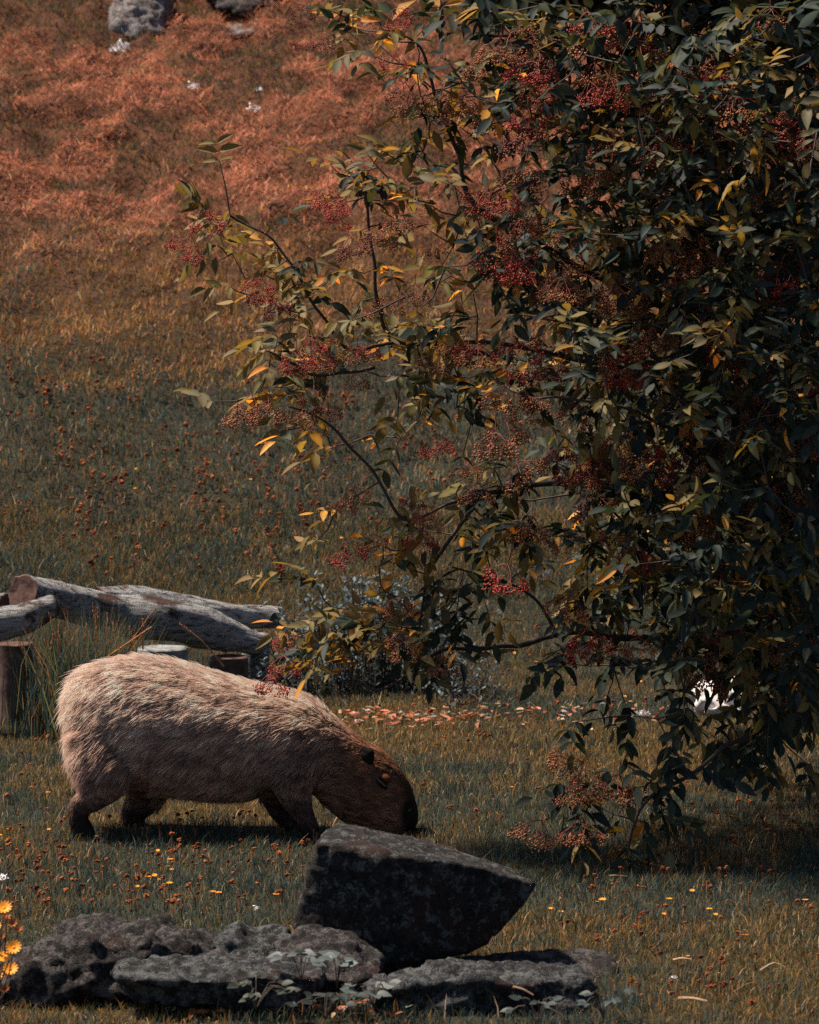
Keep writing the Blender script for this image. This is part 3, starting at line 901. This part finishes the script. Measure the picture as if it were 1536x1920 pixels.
for p in trunk_path[3:]: nodes.append(p)
for key, pts in limbs.items():
    C = np.array([at(*p) for p in pts])
    S = spline(C, 8 * len(pts))
    S = S + (np.stack([vnoise(S, .09, 200 + i) for i in range(3)], 1) - .5) * .025
    r0 = {'a': .016, 'b': .014, 'c': .013, 'd': .013, 'g': .010, 'h': .013, 'j': .009, 'k': .007}.get(key, .006)
    rad = np.linspace(r0, .0032, len(S))
    rad = rad * (1 + .25 * (vnoise(S, .03, 210) - .5))
    V, F = tube_np(S, rad, 8)
    obj('branch', mesh_py('branch', V, F, [M['twig']], smooth=True), bush)
    nodes += list(S[2:])
nodes = np.array(nodes)

def depth_for(px, py, d):
    if py > 1330 and px < 1330: return 13.2 + rng.normal(0, .06)
    if px < 950 and py > 1020: return 13.62 + rng.normal(0, .07)
    spread = .07 + .075 * d
    return 13.85 - .02 * d + rng.normal(0, 1) * spread * .8

tips = []
for r in range(18):
    for c in range(16):
        d = int(DENS[r][c])
        if not d: continue
        k = d * (1.0 + .13 * d) if d > 2 else d * 1.1
        for _ in range(rng.poisson(k)):
            px, py = (c + rng.random()) * 96, (r + rng.random()) * 96
            tips.append(at(px, py, np.clip(depth_for(px, py, d), 12.9, 15.4)))
for px, py in ((385, 395), (400, 420), (430, 395), (410, 440), (470, 440), (505, 430), (520, 470), (560, 520), (545, 540), (600, 560), (520, 500), (690, 290), (680, 320), (620, 310), (650, 330), (720, 330), (740, 350), (700, 380), (760, 360),
               (640, 380), (720, 420), (680, 430), (520, 640), (560, 680), (500, 700), (590, 640), (540, 740), (600, 780), (620, 20), (700, 20), (660, 50), (720, 60), (760, 140), (830, 170), (850, 240), (800, 260), (770, 250), (780, 80), (640, 650), (660, 600),
               (560, 1190), (580, 1240), (600, 1160), (640, 1200), (680, 1170), (660, 1240), (620, 1262), (1130, 1560), (1180, 1590), (1210, 1540), (1240, 1480), (1260, 1450), (1090, 1500), (1200, 1610), (1050, 1470), (1320, 1440), (1440, 1420)):
    tips.append(at(px, py, 13.2 + rng.normal(0, .04) if py > 1400 else (13.55 if py > 1100 else 13.72) + rng.normal(0, .06)))
for r in range(14):                                            # dense inner crown, thickened at the back to shade the right side
    for c in range(10, 16):
        d = int(DENS[r][c])
        for _ in range(rng.poisson(max(0, d - 4) * 2.4)):
            tips.append(at((c + rng.random()) * 96, (r + rng.random()) * 96, 14.5 + rng.uniform(-.35, .9)))
n_seen = len(tips)
for _ in range(1900):                                          # unseen top of the crown, added thick to shade the bush below
    tips.append(at(rng.uniform(800, 1650), rng.uniform(-760, -15), rng.uniform(13.7, 15.2)))
for _ in range(1000):                                         # the rest of the crown, above and to the right of the view
    while True:
        q = rng.normal(0, 1, 3); q /= np.linalg.norm(q); q *= rng.random() ** .33
        p = np.array([1.75, 14.35, 2.25]) + q * [1.35, 1.25, 2.1]
        px, py = to_px(p)
        if px[0] > 1500 or (py[0] < -20 and px[0] > 700): break
    if p[2] > .45: tips.append(p)
tips = np.array(tips)
# grow twigs: every tip joins the nearest wood, inner tips first
order = np.argsort(((tips - np.array([1.6, 14.2, 1.6])) ** 2).sum(1))
seg = []; wood = [tuple(p) for p in nodes]
W_ = np.empty((len(nodes) + 4 * len(tips), 3)); nw = len(nodes); W_[:nw] = nodes
tip_dir = np.zeros_like(tips)
for i in order:
    p = tips[i]
    j = np.argmin(((W_[:nw] - p) ** 2).sum(1)); a = W_[j].copy()
    dv = p - a; L = np.linalg.norm(dv)
    mid = a + dv * .5 + np.array([0, 0, -.06 * L]) + rng.normal(0, .05 * L, 3)
    seg.append((a, mid, p)); W_[nw] = mid; W_[nw + 1] = p; nw += 2
    tip_dir[i] = (p - mid) / (np.linalg.norm(p - mid) + 1e-9)
TV, TF, o = [], [], 0
for a, m_, p in seg:
    L = np.linalg.norm(p - a)
    V, F = tube_np(np.array([a, m_, p]), [.0018 + .006 * min(L, .4), .002 + .002 * min(L, .4), .0014], 4, cap=False)
    TV.append(V); TF.append(np.array(F) + o); o += len(V)
tw = obj('twigs', mesh_np('twigs', np.vstack(TV), np.vstack(TF), M['twig'], smooth=True), bush); tw['kind'] = 'stuff'

GREENS = [np.array(c) for c in ((.021, .034, .027), (.015, .025, .021), (.034, .042, .024), (.024, .034, .033))]
OLIVE = [np.array(c) for c in ((.125, .100, .036), (.16, .112, .040), (.10, .09, .048))]
YELL = [np.array(c) for c in ((.48, .24, .045), (.55, .30, .08), (.42, .17, .03))]
items = []
for i, p in enumerate(tips):
    px, py = to_px(p); px, py = px[0], py[0]
    seen = i < n_seen
    hang = py > 1300
    lit = np.clip((980 - px) / 450, 0, 1)  # sunlit left side, put into the leaf colours; also tilts leaves up
    for q in range(2 if (px > 900 or rng.random() < .5) else 1):
        d = tip_dir[i] * .5 + rng.normal(0, .55, 3) + np.array([-.25 * lit, 0, (-.85 if hang else -.15 + .45 * lit)])
        d /= np.linalg.norm(d)
        up = np.array([0, -.35, 1.0]) + rng.normal(0, .35, 3)
        side = np.cross(up, d); side /= np.linalg.norm(side) + 1e-9
        pairs = rng.integers(2, 4); LL = rng.uniform(.052, .078)
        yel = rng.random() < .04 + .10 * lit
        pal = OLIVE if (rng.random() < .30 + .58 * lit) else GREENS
        base_c = pal[rng.integers(len(pal))]
        st = p - d * .01
        for k in range(pairs + 1):
            s = (k + .3) / (pairs + .3) * LL * 1.5
            root = st + d * s + np.array([0, 0, -s * s * 1.6])
            for sg in ((1, -1) if k < pairs else (0,)):
                if rng.random() < .08: continue
                ld = d * (.55 if sg else 1) + side * sg * .9 + np.array([0, 0, -.28]) + rng.normal(0, .16, 3)
                c = base_c * rng.uniform(.75, 1.3) * rng.uniform(.92, 1.08, 3)
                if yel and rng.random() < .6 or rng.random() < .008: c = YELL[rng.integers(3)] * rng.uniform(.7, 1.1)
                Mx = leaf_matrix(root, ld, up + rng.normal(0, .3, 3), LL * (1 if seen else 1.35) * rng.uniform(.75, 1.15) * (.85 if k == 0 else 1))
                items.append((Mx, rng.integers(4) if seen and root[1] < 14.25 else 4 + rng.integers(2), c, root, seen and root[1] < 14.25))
# the leaves that stand out singly: nearest the camera along their line of sight
cell = {}
for idx, it in enumerate(items):
    if not it[4]: continue
    px, py = to_px(it[3])
    if not (0 < px[0] < 1530 and 0 < py[0] < 1680): continue
    key = (int(px[0] // 62), int(py[0] // 62))
    if key not in cell or items[cell[key]][3][1] > it[3][1]: cell[key] = idx
single = sorted(cell.values(), key=lambda q: items[q][3][1])[:300]
ss = set(single)
lm = {}
for q in single:
    Mx, si, c, root, _ = items[q]
    kind = 'y' if c[0] > .2 else ('o' if c[0] > .06 else 'g')
    key = (si, kind)
    if key not in lm:
        V, F = LEAFS[si]
        base = {'y': YELL[0], 'o': OLIVE[0], 'g': GREENS[0]}[kind]
        lm[key] = mesh_np('leaf', V, F, M['leaf'], np.tile(base, (len(V), 1)), smooth=True)
    obj('leaf', lm[key], bush, Matrix(Mx.tolist()))
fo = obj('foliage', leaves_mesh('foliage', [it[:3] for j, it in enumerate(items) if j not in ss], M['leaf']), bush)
fo['kind'] = 'stuff'

# berry clusters
def cluster_mesh(seed, col, green):
    r = np.random.default_rng(seed); b = Bag(); BVv, BF, BT, o = [], [], [], 0
    octv = np.array([(1, 0, 0), (-1, 0, 0), (0, 1, 0), (0, -1, 0), (0, 0, 1), (0, 0, -1)], float)
    octf = np.array([(0, 2, 4), (2, 1, 4), (1, 3, 4), (3, 0, 4), (2, 0, 5), (1, 2, 5), (3, 1, 5), (0, 3, 5)])
    fV, fF, fT, n = [], [], [], 0
    def add(V, F, c):
        nonlocal n
        fV.append(V); fF.append(np.asarray(F) + n); fT.append(np.tile(c, (len(V), 1))); n += len(V)
    def stick(a, c_, rad):
        V, F = tube_np(np.array([a, (a + c_) / 2 + [0, 0, .004], c_]), [rad, rad * .85, rad * .7], 3, cap=False)
        F = [t for q in F for t in ((q[0], q[1], q[2]), (q[0], q[2], q[3]))]
        add(V, F, np.array([.20, .045, .03]))
    hub = np.array([0, 0, -.03]); stick(np.zeros(3), hub, .0016)
    for i in range(5):
        a = i * 1.2566 + r.uniform(-.3, .3)
        e = hub + np.array([math.cos(a) * .03, math.sin(a) * .03, -.012 - r.random() * .018]); stick(hub, e, .0012)
        for j in range(5):
            a2 = a + r.uniform(-1.3, 1.3)
            e2 = e + np.array([math.cos(a2) * .020, math.sin(a2) * .020, -.010 - r.random() * .022]); stick(e, e2, .0008)
            for k in range(8):
                p = e2 + np.clip(r.normal(0, .0070, 3), -.011, .011) + np.array([0, 0, -.006])
                c = col * r.uniform(.55, 1.5)
                if r.random() < green: c = np.array([.15, .095, .035]) * r.uniform(.6, 1.3)
                add(octv * r.uniform(.0022, .0033) + p, octf, c)
    return mesh_np('berry_cluster', np.vstack(fV), np.vstack(fF), M['berry'], np.vstack(fT), smooth=True)
CL = {k: [cluster_mesh(s + 10 * q, np.array(c), g) for s in range(3)] for q, (k, c, g) in enumerate((
    ('crimson', (.34, .036, .026), .05), ('brown', (.30, .095, .040), .30), ('dark', (.13, .024, .018), .1)))}
spots = [(c, x, y) for c, L in (
    ('crimson', [(610, 345), (645, 395), (628, 372), (378, 395), (372, 440), (500, 520), (525, 1185), (535, 1225), (515, 1260), (1000, 105), (1010, 130), (1060, 835), (955, 190), (800, 985), (812, 810), (788, 945), (590, 630), (745, 100), (1480, 195), (1500, 215), (560, 650), (640, 1010), (690, 640), (730, 20), (930, 440)]),
    ('dark', [(488, 540), (505, 560), (470, 530), (925, 205), (945, 225), (610, 60), (570, 10), (770, 150), (660, 440)]),
    ('brown', [(1235, 230), (1250, 260), (1270, 245), (1040, 480), (1010, 500), (1055, 510), (1240, 590), (1225, 605), (1040, 590), (830, 170), (850, 185), (1270, 420), (1250, 440), (600, 660), (620, 640), (770, 530), (760, 560), (660, 700), (470, 735), (450, 755), (500, 745), (650, 910), (640, 935), (755, 1180), (765, 1200), (880, 860), (930, 800), (950, 780),
               (1085, 1440), (1070, 1465), (1120, 1425), (1075, 1545), (1030, 1530), (1095, 1540), (1150, 1440), (1180, 650), (1130, 240), (1110, 110), (1160, 130), (980, 300), (900, 640), (830, 660), (960, 860), (1100, 760), (1330, 905), (1310, 925), (1180, 800), (700, 1000), (600, 770), (560, 730), (730, 1120), (840, 1230), (1000, 960), (1060, 1000), (1350, 250), (1440, 330), (1400, 620), (1250, 880), (1200, 1040), (1450, 800), (1040, 380), (1090, 420), (890, 120), (940, 60), (690, 560), (1150, 520), (1370, 470)])) for x, y in L]
for _ in range(120):
    while True:
        px, py = rng.uniform(560, 1536), rng.uniform(0, 1300)
        if rng.random() * 8 < int(DENS[int(py // 96)][int(px // 96)]) and not (px < 950 and py > 1000): break
    spots.append((('brown', 'brown', 'brown', 'crimson', 'dark')[rng.integers(5)], px, py))
for s, px, py in spots:
    Y = 13.18 if (py > 1380 and px < 1330) else (13.5 if px < 900 else 13.35)
    if 400 < px < 560 and py > 1150: Y = 13.55
    p = at(px + rng.normal(0, 6), py - 14, Y + rng.normal(0, .05))
    Mx = Matrix.Translation(Vector(p)) @ Matrix.Rotation(rng.uniform(0, 6.28), 4, 'Z') @ Matrix.Rotation(rng.normal(0, .35), 4, 'X') @ Matrix.Scale(rng.uniform(.75, 1.1) if px < 900 else rng.uniform(1.0, 1.45), 4)
    obj('berry_cluster', CL[s][rng.integers(3)], bush, Mx)

# ------------------------------------------------------------------ blue-grey shrubs behind
def shrub(cx, cy, wpx, hpx, Y, nst, label, dY=.35, group=None):
    base = on_ground(cx, cy); base[1] = Y; base[2] = float(gz(base[0], Y))
    t = thing('shrub', base, label, 'shrub', group)
    its, b = [], Bag()
    wm, hm = wpx * Y / FPX, hpx * Y / FPX
    for _ in range(nst):
        a = rng.uniform(-1, 1); e = math.sqrt(max(.05, 1 - a * a))
        root = base + [a * wm * .42, rng.normal(0, dY * .4), 0]
        root[2] = float(gz(root[0], root[1]))
        h = hm * rng.uniform(.45, 1.0) * (.55 + .45 * e)
        tip = root + [a * .06 + rng.normal(0, .05), rng.normal(0, .07), h]
        mid = (root + tip) / 2 + rng.normal(0, .015, 3)
        path = spline(np.array([root, mid, tip]), 9)
        b.add(*tube_np(path[::2], np.linspace(.003, .0012, 5), 4, False))
        nl = int(h / .010)
        for k in range(nl):
            s = (k + rng.random()) / nl
            q = path[min(8, int(s * 8.99))] + rng.normal(0, .004, 3)
            ang = rng.uniform(0, 6.28)
            d = np.array([math.cos(ang), math.sin(ang), .75])
            c = np.array([.058, .082, .088]) * rng.uniform(.55, 1.45) * rng.uniform(.93, 1.07, 3)
            its.append((leaf_matrix(q, d, (0, 0, 1) + rng.normal(0, .3, 3), rng.uniform(.018, .034)), rng.integers(4), c))
    obj('stems', b.mesh('stems', [M['twig']]), t)['kind'] = 'stuff'
    obj('foliage', leaves_mesh('foliage', its, M['weed']), t)['kind'] = 'stuff'
shrub(690, 1302, 400, 225, 17.35, 150, 'blue-grey small-leaved shrub behind the bush and the capybara')
shrub(480, 1290, 110, 120, 17.0, 34, 'small blue-grey shrub growing at the tapered log ends')
shrub(870, 1303, 90, 75, 17.1, 22, 'low blue-grey tuft at the right foot of the larger shrub')

# ------------------------------------------------------------------ tall grass clump by the logs
cb = on_ground(150, 1330)
clump = thing('tall_grass', cb, 'clump of tall blue-green grass with dry orange stalks before the logs', 'grass clump')
n = 2200
x = cb[0] + rng.normal(0, .095, n) + .06; y = 16.3 + rng.normal(0, .13, n)
col = pick(dict(teal=1.0, deep=.5, olive=.4, ochre=.12, rust=.05), n) * 1.35
V_, F_, T_ = blades(x, y, gz(x, y), rng.uniform(.16, .52, n), rng.uniform(.003, .0055, n), rng.uniform(0, 6.28, n), np.abs(rng.normal(.12, .14, n)), rng.uniform(0, .6, n), col)
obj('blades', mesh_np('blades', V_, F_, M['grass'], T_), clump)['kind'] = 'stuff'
M['dry'] = mat('dry_stalk', plain((.36, .15, .06), .8, .2, .35, 40))
for (x0, y0, x1, y1) in ((110, 1330, 92, 1150), (104, 1325, 100, 1190), (195, 1310, 180, 1130), (188, 1320, 186, 1140), (205, 1290, 200, 1150), (125, 1335, 140, 1210), (75, 1335, 285, 1175), (60, 1340, 180, 1235),
                         (150, 1330, 160, 1170), (240, 1260, 245, 1175), (225, 1250, 290, 1140), (115, 1330, 120, 1230), (250, 1240, 252, 1190), (420, 1250, 340, 1170), (268, 1225, 272, 1160), (130, 1330, 112, 1165), (98, 1330, 84, 1180), (170, 1320, 172, 1150), (215, 1280, 214, 1165), (90, 1335, 150, 1180), (140, 1330, 118, 1240)):
    a, c_ = at(x0, y0, 16.25), at(x1 + rng.normal(0, 3), y1, 16.2 + rng.normal(0, .05))
    mid = (a + c_) / 2 + [rng.normal(0, .01), 0, .015]
    pth = spline(np.array([a, mid, c_]), 7)
    b = Bag(); b.add(*tube_np(pth, np.linspace(.003, .0018, 7), 4))
    for k in range(7):
        q = pth[-1] - (pth[-1] - pth[-3]) * (k / 7)
        b.add(*blob(q + rng.normal(0, .002, 3), [np.array([.002, 0, 0]), np.array([0, .002, 0]), np.array([0, 0, .006])], 4, 3))
    obj('stalk', b.mesh('stalk', [M['dry']]), clump)

# ------------------------------------------------------------------ weeds among the rocks
def weed(px, py, Y, n, size, label, pale, spread=.09, tri=True):
    base = at(px, py, Y)
    t = thing('leafy_weed', base, label, 'weed', 'weeds between the rocks')
    sh = {}
    b = Bag()
    for i in range(n):
        a = i * 2.4 + rng.uniform(-.4, .4)
        e = base + np.array([math.cos(a), math.sin(a) * .7, 0]) * spread * rng.uniform(.3, 1) + [0, 0, rng.uniform(.005, .045)]
        b.add(*tube_np(spline(np.array([base - [0, 0, .03], (base + e) / 2 + [0, 0, .02], e]), 5), [.0014] * 5, 4, False))
        for k in ((-1, 0, 1) if tri else (0,)):
            an = a + k * 1.0
            d = np.array([math.cos(an), math.sin(an), .10 + rng.normal(0, .1)])
            si = int(rng.integers(3))
            if si not in sh:
                V, F = LEAFS[si]; V = V * [1, 1.7, 1]
                sh[si] = mesh_np('leaf', V, F, M['weed'], np.tile(np.array(pale) * rng.uniform(.3, .5), (len(V), 1)), smooth=True)
            obj('leaf', sh[si], t, Matrix(leaf_matrix(e, d, (rng.normal(0, .2), -.5, 1), size * rng.uniform(.8, 1.2)).tolist()))
    obj('stems', b.mesh('stems', [M['twig']]), t)['kind'] = 'stuff'
weed(565, 1815, 11.0, 4, .042, 'broad pale-leaved weed before the peaked rock', (.15, .19, .185), .06)
weed(632, 1832, 10.98, 3, .036, 'three-leaved pale sprig under the overhang of the boulder', (.20, .26, .25), .03)
weed(700, 1868, 10.93, 5, .040, 'rosette of pale rounded leaves at the mottled slab', (.17, .215, .20), .06)
weed(480, 1870, 10.9, 9, .030, 'dark leafy weed growing over the flat grey slab', (.045, .06, .04), .10)
weed(610, 1890, 10.85, 9, .030, 'dark low weed between the two flat slabs', (.04, .055, .045), .10)
weed(1130, 1885, 10.9, 6, .028, 'small grey-green weed at the right end of the mottled slab', (.09, .12, .12), .07)
weed(1010, 1905, 10.82, 6, .026, 'low dull weed in front of the mottled slab', (.07, .095, .09), .07)

# ------------------------------------------------------------------ flowers
def flower_mesh(name, size, stem, petals=11, cup=.25, col='petal'):
    b = Bag()
    for i in range(petals):
        a = 2 * math.pi * i / petals
        d = np.array([math.cos(a), math.sin(a), cup]); s = np.array([-math.sin(a), math.cos(a), 0])
        V = [s * -.06 * size, s * .06 * size, d * size * .55 + s * .16 * size, d * size * .55 - s * .16 * size, d * size * .98 + s * .09 * size, d * size * .98 - s * .09 * size]
        b.add(np.array(V), [(0, 1, 2, 3), (3, 2, 4, 5)], 0)
    b.add(*blob(np.array([0, 0, .05 * size]), [np.array([.25 * size, 0, 0]), np.array([0, .25 * size, 0]), np.array([0, 0, .18 * size])], 7, 4), 0)
    if stem: b.add(*tube_np(np.array([[.004, 0, -stem], [0, .002, -stem / 2], [0, 0, 0]]), [.0011, .001, .0009], 4, False), 1)
    return b.mesh(name, [M[col], M['stalk']])
FLOW = [flower_mesh('yellow_flower', s, .05) for s in (.0085, .0105, .007)]
fl = [(450, 1556), (290, 1647), (278, 1650), (320, 1617), (272, 1640), (315, 1630), (300, 1655), (318, 1662), (258, 1668), (322, 1636), (92, 1560), (296, 1600), (1052, 1716), (1130, 1693), (1120, 1697), (1090, 1681), (1128, 1694), (1255, 1692), (1298, 1676), (1367, 1694), (1330, 1711), (1342, 1721), (1510, 1694),
      (1245, 1720), (1032, 1710), (965, 1226), (963, 1238), (1005, 1243), (1030, 1262), (1068, 1322), (1078, 1330), (1160, 1312), (1172, 1308), (1182, 1318), (1190, 1337), (1135, 1340), (1200, 1280), (410, 1680), (518, 1683), (400, 1678), (455, 1690), (0, 1571), (18, 1560), (90, 1490), (1060, 1340), (1150, 1318), (500, 1663), (960, 1480), (1400, 1760), (1290, 1800), (820, 1400), (780, 960), (640, 1010), (84, 897), (253, 917), (480, 1023), (470, 900), (255, 880), (1440, 1560)]
for px, py in fl:
    p = on_ground(px, py + 8); p[2] += .022
    o = obj('yellow_flower', FLOW[rng.integers(3)], None, Matrix.Translation(Vector(p)) @ Matrix.Rotation(rng.normal(0, .25), 4, 'X') @ Matrix.Rotation(rng.uniform(0, 6.28), 4, 'Z'))
    tag(o, 'tiny bright yellow flower open in the short grass', 'flower', 'yellow flowers in the grass')

fb = at(-6, 1880, 10.85)
fp = thing('yellow_flower_plant', fb, 'tall orange-yellow flowering plant at the left end of the rocks', 'flowering plant')
big = flower_mesh('blossom', .02, 0, 13, .35)
M['bud'] = mat('bud', plain((.30, .085, .015), .7))
budm = flower_mesh('bud', .014, 0, 9, 1.1)
budm.materials[0] = M['bud']
for (px, py, isb) in ((8, 1703, 0), (26, 1777, 0), (8, 1797, 0), (20, 1818, 0), (-12, 1740, 0), (12, 1727, 1), (24, 1733, 1), (34, 1748, 1), (10, 1858, 1), (-8, 1830, 0), (2, 1760, 1), (-25, 1700, 0)):
    e = at(px, py, 10.85 + rng.normal(0, .03))
    V, F = tube_np(spline(np.array([fb + rng.normal(0, .01, 3), (fb + e) / 2 + [rng.normal(0, .01), 0, .01], e]), 7), [.0016] * 7, 4)
    st_o = obj('stem', mesh_py('stem', V, F, [M['twig']]), fp)
    obj('bud' if isb else 'blossom', budm if isb else big, st_o, Matrix.Translation(Vector(e)) @ Matrix.Rotation(.7 + rng.normal(0, .3), 4, 'X') @ Matrix.Rotation(rng.uniform(0, 6), 4, 'Z'))

# brown seed heads
def head_mesh(r, seed):
    q = np.random.default_rng(seed); b = Bag()
    for k in range(6):
        c = q.normal(0, 1, 3); c /= np.linalg.norm(c); c *= r * np.array([.6, .6, .38])
        b.add(*blob(c, [np.array([r * .62, 0, 0]), np.array([0, r * .62, 0]), np.array([0, 0, r * q.uniform(.3, .6)])], 5, 3), 0)
    b.add(*tube_np(np.array([[.003, .002, -.05], [0, 0, 0]]), [.001, .0008], 3, False), 1)
    return b.mesh('seed_head', [M['seed'], M['dry']])
HEADS = [head_mesh(r, s) for s, r in enumerate((.0062, .0075, .0054, .0068))]
cand = []
for (x0, y0, x1, y1, n) in ((0, 740, 660, 1010, 250), (0, 690, 560, 760, 24), (60, 1010, 560, 1110, 30), (560, 760, 1000, 1000, 60), (0, 1600, 620, 1720, 150), (180, 1540, 600, 1600, 34), (0, 1390, 140, 1600, 26), (1050, 1480, 1536, 1800, 110), (880, 1200, 1250, 1360, 34), (1180, 1800, 1536, 1910, 24), (790, 1390, 1040, 1560, 26), (640, 1330, 900, 1370, 14), (180, 1880, 600, 1915, 10)):
    for _ in range(n):
        px, py = rng.uniform(x0, x1), rng.uniform(y0, y1)
        p0 = on_ground(px, py)
        if vnoise(np.array([[p0[0], p0[1], 0]]), .3, 5)[0] < .35 and rng.random() < .7: continue
        for q in range(1 + int(rng.random() < .35)):
            p = p0 + [rng.normal(0, .015) * q, rng.normal(0, .03) * q, 0]
            cand.append(p)
cand.sort(key=lambda p: p[1])
far = [p for p in cand]
keep = set(rng.permutation(len(far))[:max(0, len(far) - 300)].tolist())
SB = Bag()
for i, p in enumerate(far):
    up = p[1] > 18
    h = .035 + rng.random() * (.05 if up else .015)
    sc_ = rng.uniform(.85, 1.25) * (1.6 if up else 1.05)
    Mx = Matrix.Translation(Vector((p[0], p[1], float(gz(p[0], p[1])) + h))) @ Matrix.Rotation(rng.uniform(0, 6.28), 4, 'Z') @ Matrix.Scale(sc_, 4)
    me = HEADS[i % 4]
    if i not in keep:
        tag(obj('seed_head', me, None, Mx), 'small rust-brown dried flower head on a thin stem in the grass', 'seed head', 'dried flower heads in the meadow')
    else:
        MM = np.array(Mx); vv = np.array([v.co[:] for v in me.vertices]) @ MM[:3, :3].T + MM[:3, 3]
        o0 = SB.n; SB.V.append(vv); SB.n += len(vv)
        for pl in me.polygons: SB.F.append(tuple(k + o0 for k in pl.vertices)); SB.M.append(pl.material_index)
if SB.F:
    tag(obj('dried_flower_heads', SB.mesh('dried_flower_heads', [M['seed'], M['dry']])), 'scattered rust-brown dried flower heads', 'seed heads', kind='stuff')

# white fluff and feathers
def fluff(px, py, wpx, label, seed, up=0):
    p = on_ground(px, py); r = wpx * p[1] / FPX / 2
    q = np.random.default_rng(seed); b = Bag()
    for k in range(60):
        a = q.uniform(0, 6.28); s = q.random() ** .6
        c = np.array([math.cos(a) * r * s, math.sin(a) * r * s, abs(q.normal(0, .35)) * r + .02])
        d = np.array([q.normal(), q.normal() * .6, q.normal() * .5 + .4 + up]); d /= np.linalg.norm(d)
        s1 = np.cross(d, q.normal(0, 1, 3)); s1 /= np.linalg.norm(s1)
        l = r * q.uniform(.3, .7)
        b.add(np.array([c - s1 * l * .15, c + s1 * l * .15, c + d * l * .6 + s1 * l * .2, c + d * l, c + d * l * .6 - s1 * l * .2]), [(0, 1, 2, 3, 4)], 0)
    o = obj('feather_tuft', b.mesh('feather_tuft', [M['fluff']])); o.location = p
    tag(o, label, 'feather tuft')
fluff(225, 104, 40, 'widest white feather tuft, lying below the pale upright stone', 3)
fluff(362, 172, 22, 'white feather tuft on the hay midway between the two other white tufts', 4)
fluff(487, 176, 14, 'smallest white feather tuft on the upper hay', 5)
fluff(475, 215, 24, 'ragged white feather tuft just below the smallest one', 6)
fluff(1205, 1352, 26, 'upright white feather standing in the lawn before the bush', 7, 1.2)
fluff(6, 1660, 22, 'white feather in the grass near the yellow flowering plant', 8)
fluff(482, 1718, 14, 'tiny white feather in the grass behind the small wedged rock', 9)
fluff(1262, 1848, 12, 'tiny white feather in the grass to the right of the mottled slab', 10)
fluff(312, 1890, 16, 'white petal-like feather in the grass before the flat grey slab', 12)

# leaf litter strip and fallen straws
LT = []
litter = [(rng.uniform(640, 910), rng.normal(1352, 9)) for _ in range(170)] + [(rng.uniform(900, 1240), rng.normal(1345, 14)) for _ in range(90)] + [(rng.uniform(300, 800), rng.uniform(1860, 1915)) for _ in range(90)]
its = []
for px, py in litter:
    p = on_ground(px, py); p[2] += rng.uniform(.012, .03)
    a = rng.uniform(0, 6.28)
    c = (PAL['pink'], PAL['straw'], PAL['brown'], PAL['rust'], np.array([.3, .28, .27]))[rng.integers(5)] * rng.uniform(.6, 1.2)
    its.append((leaf_matrix(p, (math.cos(a), math.sin(a), rng.normal(0, .2)), rng.normal(0, .4, 3) + [0, 0, 1], rng.uniform(.02, .05)), rng.integers(4), c))
tag(obj('leaf_litter', leaves_mesh('leaf_litter', its, M['grass'])), 'strip of dry leaves and chips on the lawn', 'leaf litter', kind='stuff')

M['straw'] = mat('straw', plain((.5, .32, .2), .8))
for (x0, y0, x1, y1, r, lb) in ((962, 1850, 1000, 1866, .003, 'short tan stick resting on the face of the mottled slab'), (1022, 1886, 1062, 1912, .003, 'slanting tan stick before the mottled slab'), (1272, 1872, 1326, 1888, .0045, 'pale stick lying in the lawn right of the rocks'), (1262, 1810, 1296, 1811, .003, 'thin whitish straw in the lawn right of the rocks'),
                            (1425, 1822, 1480, 1830, .0018, 'long arched grass straw bending over in the lawn'), (1130, 1648, 1176, 1654, .002, 'pale curved straw below the hanging leaves'), (632, 1533, 622, 1556, .0022, 'single pale straw standing at the top of the tilted boulder')):
    Y0 = on_ground(x0, max(y0, y1))[1] - .02
    if 'slab' in lb: Y0 = 10.98 if y0 < 1870 else 10.85
    if 'boulder' in lb: Y0 = 11.95
    a, c_ = at(x0, y0, Y0), at(x1, y1, Y0)
    lift_ = np.array([0, 0, .02 if 'arched' in lb else .004])
    if Y0 > 11 and 'boulder' not in lb: a[2] = max(a[2], float(gz(a[0], Y0)) + .02); c_[2] = max(c_[2], float(gz(c_[0], Y0)) + .02)
    V, F = tube_np(spline(np.array([a, (a + c_) / 2 + lift_, c_]), 7), np.linspace(r, r * .7, 7), 6)
    tag(obj('straw' if r < .0025 else 'stick', mesh_py('stick', V, F, [M['straw']])), lb, 'straw' if r < .0025 else 'stick')
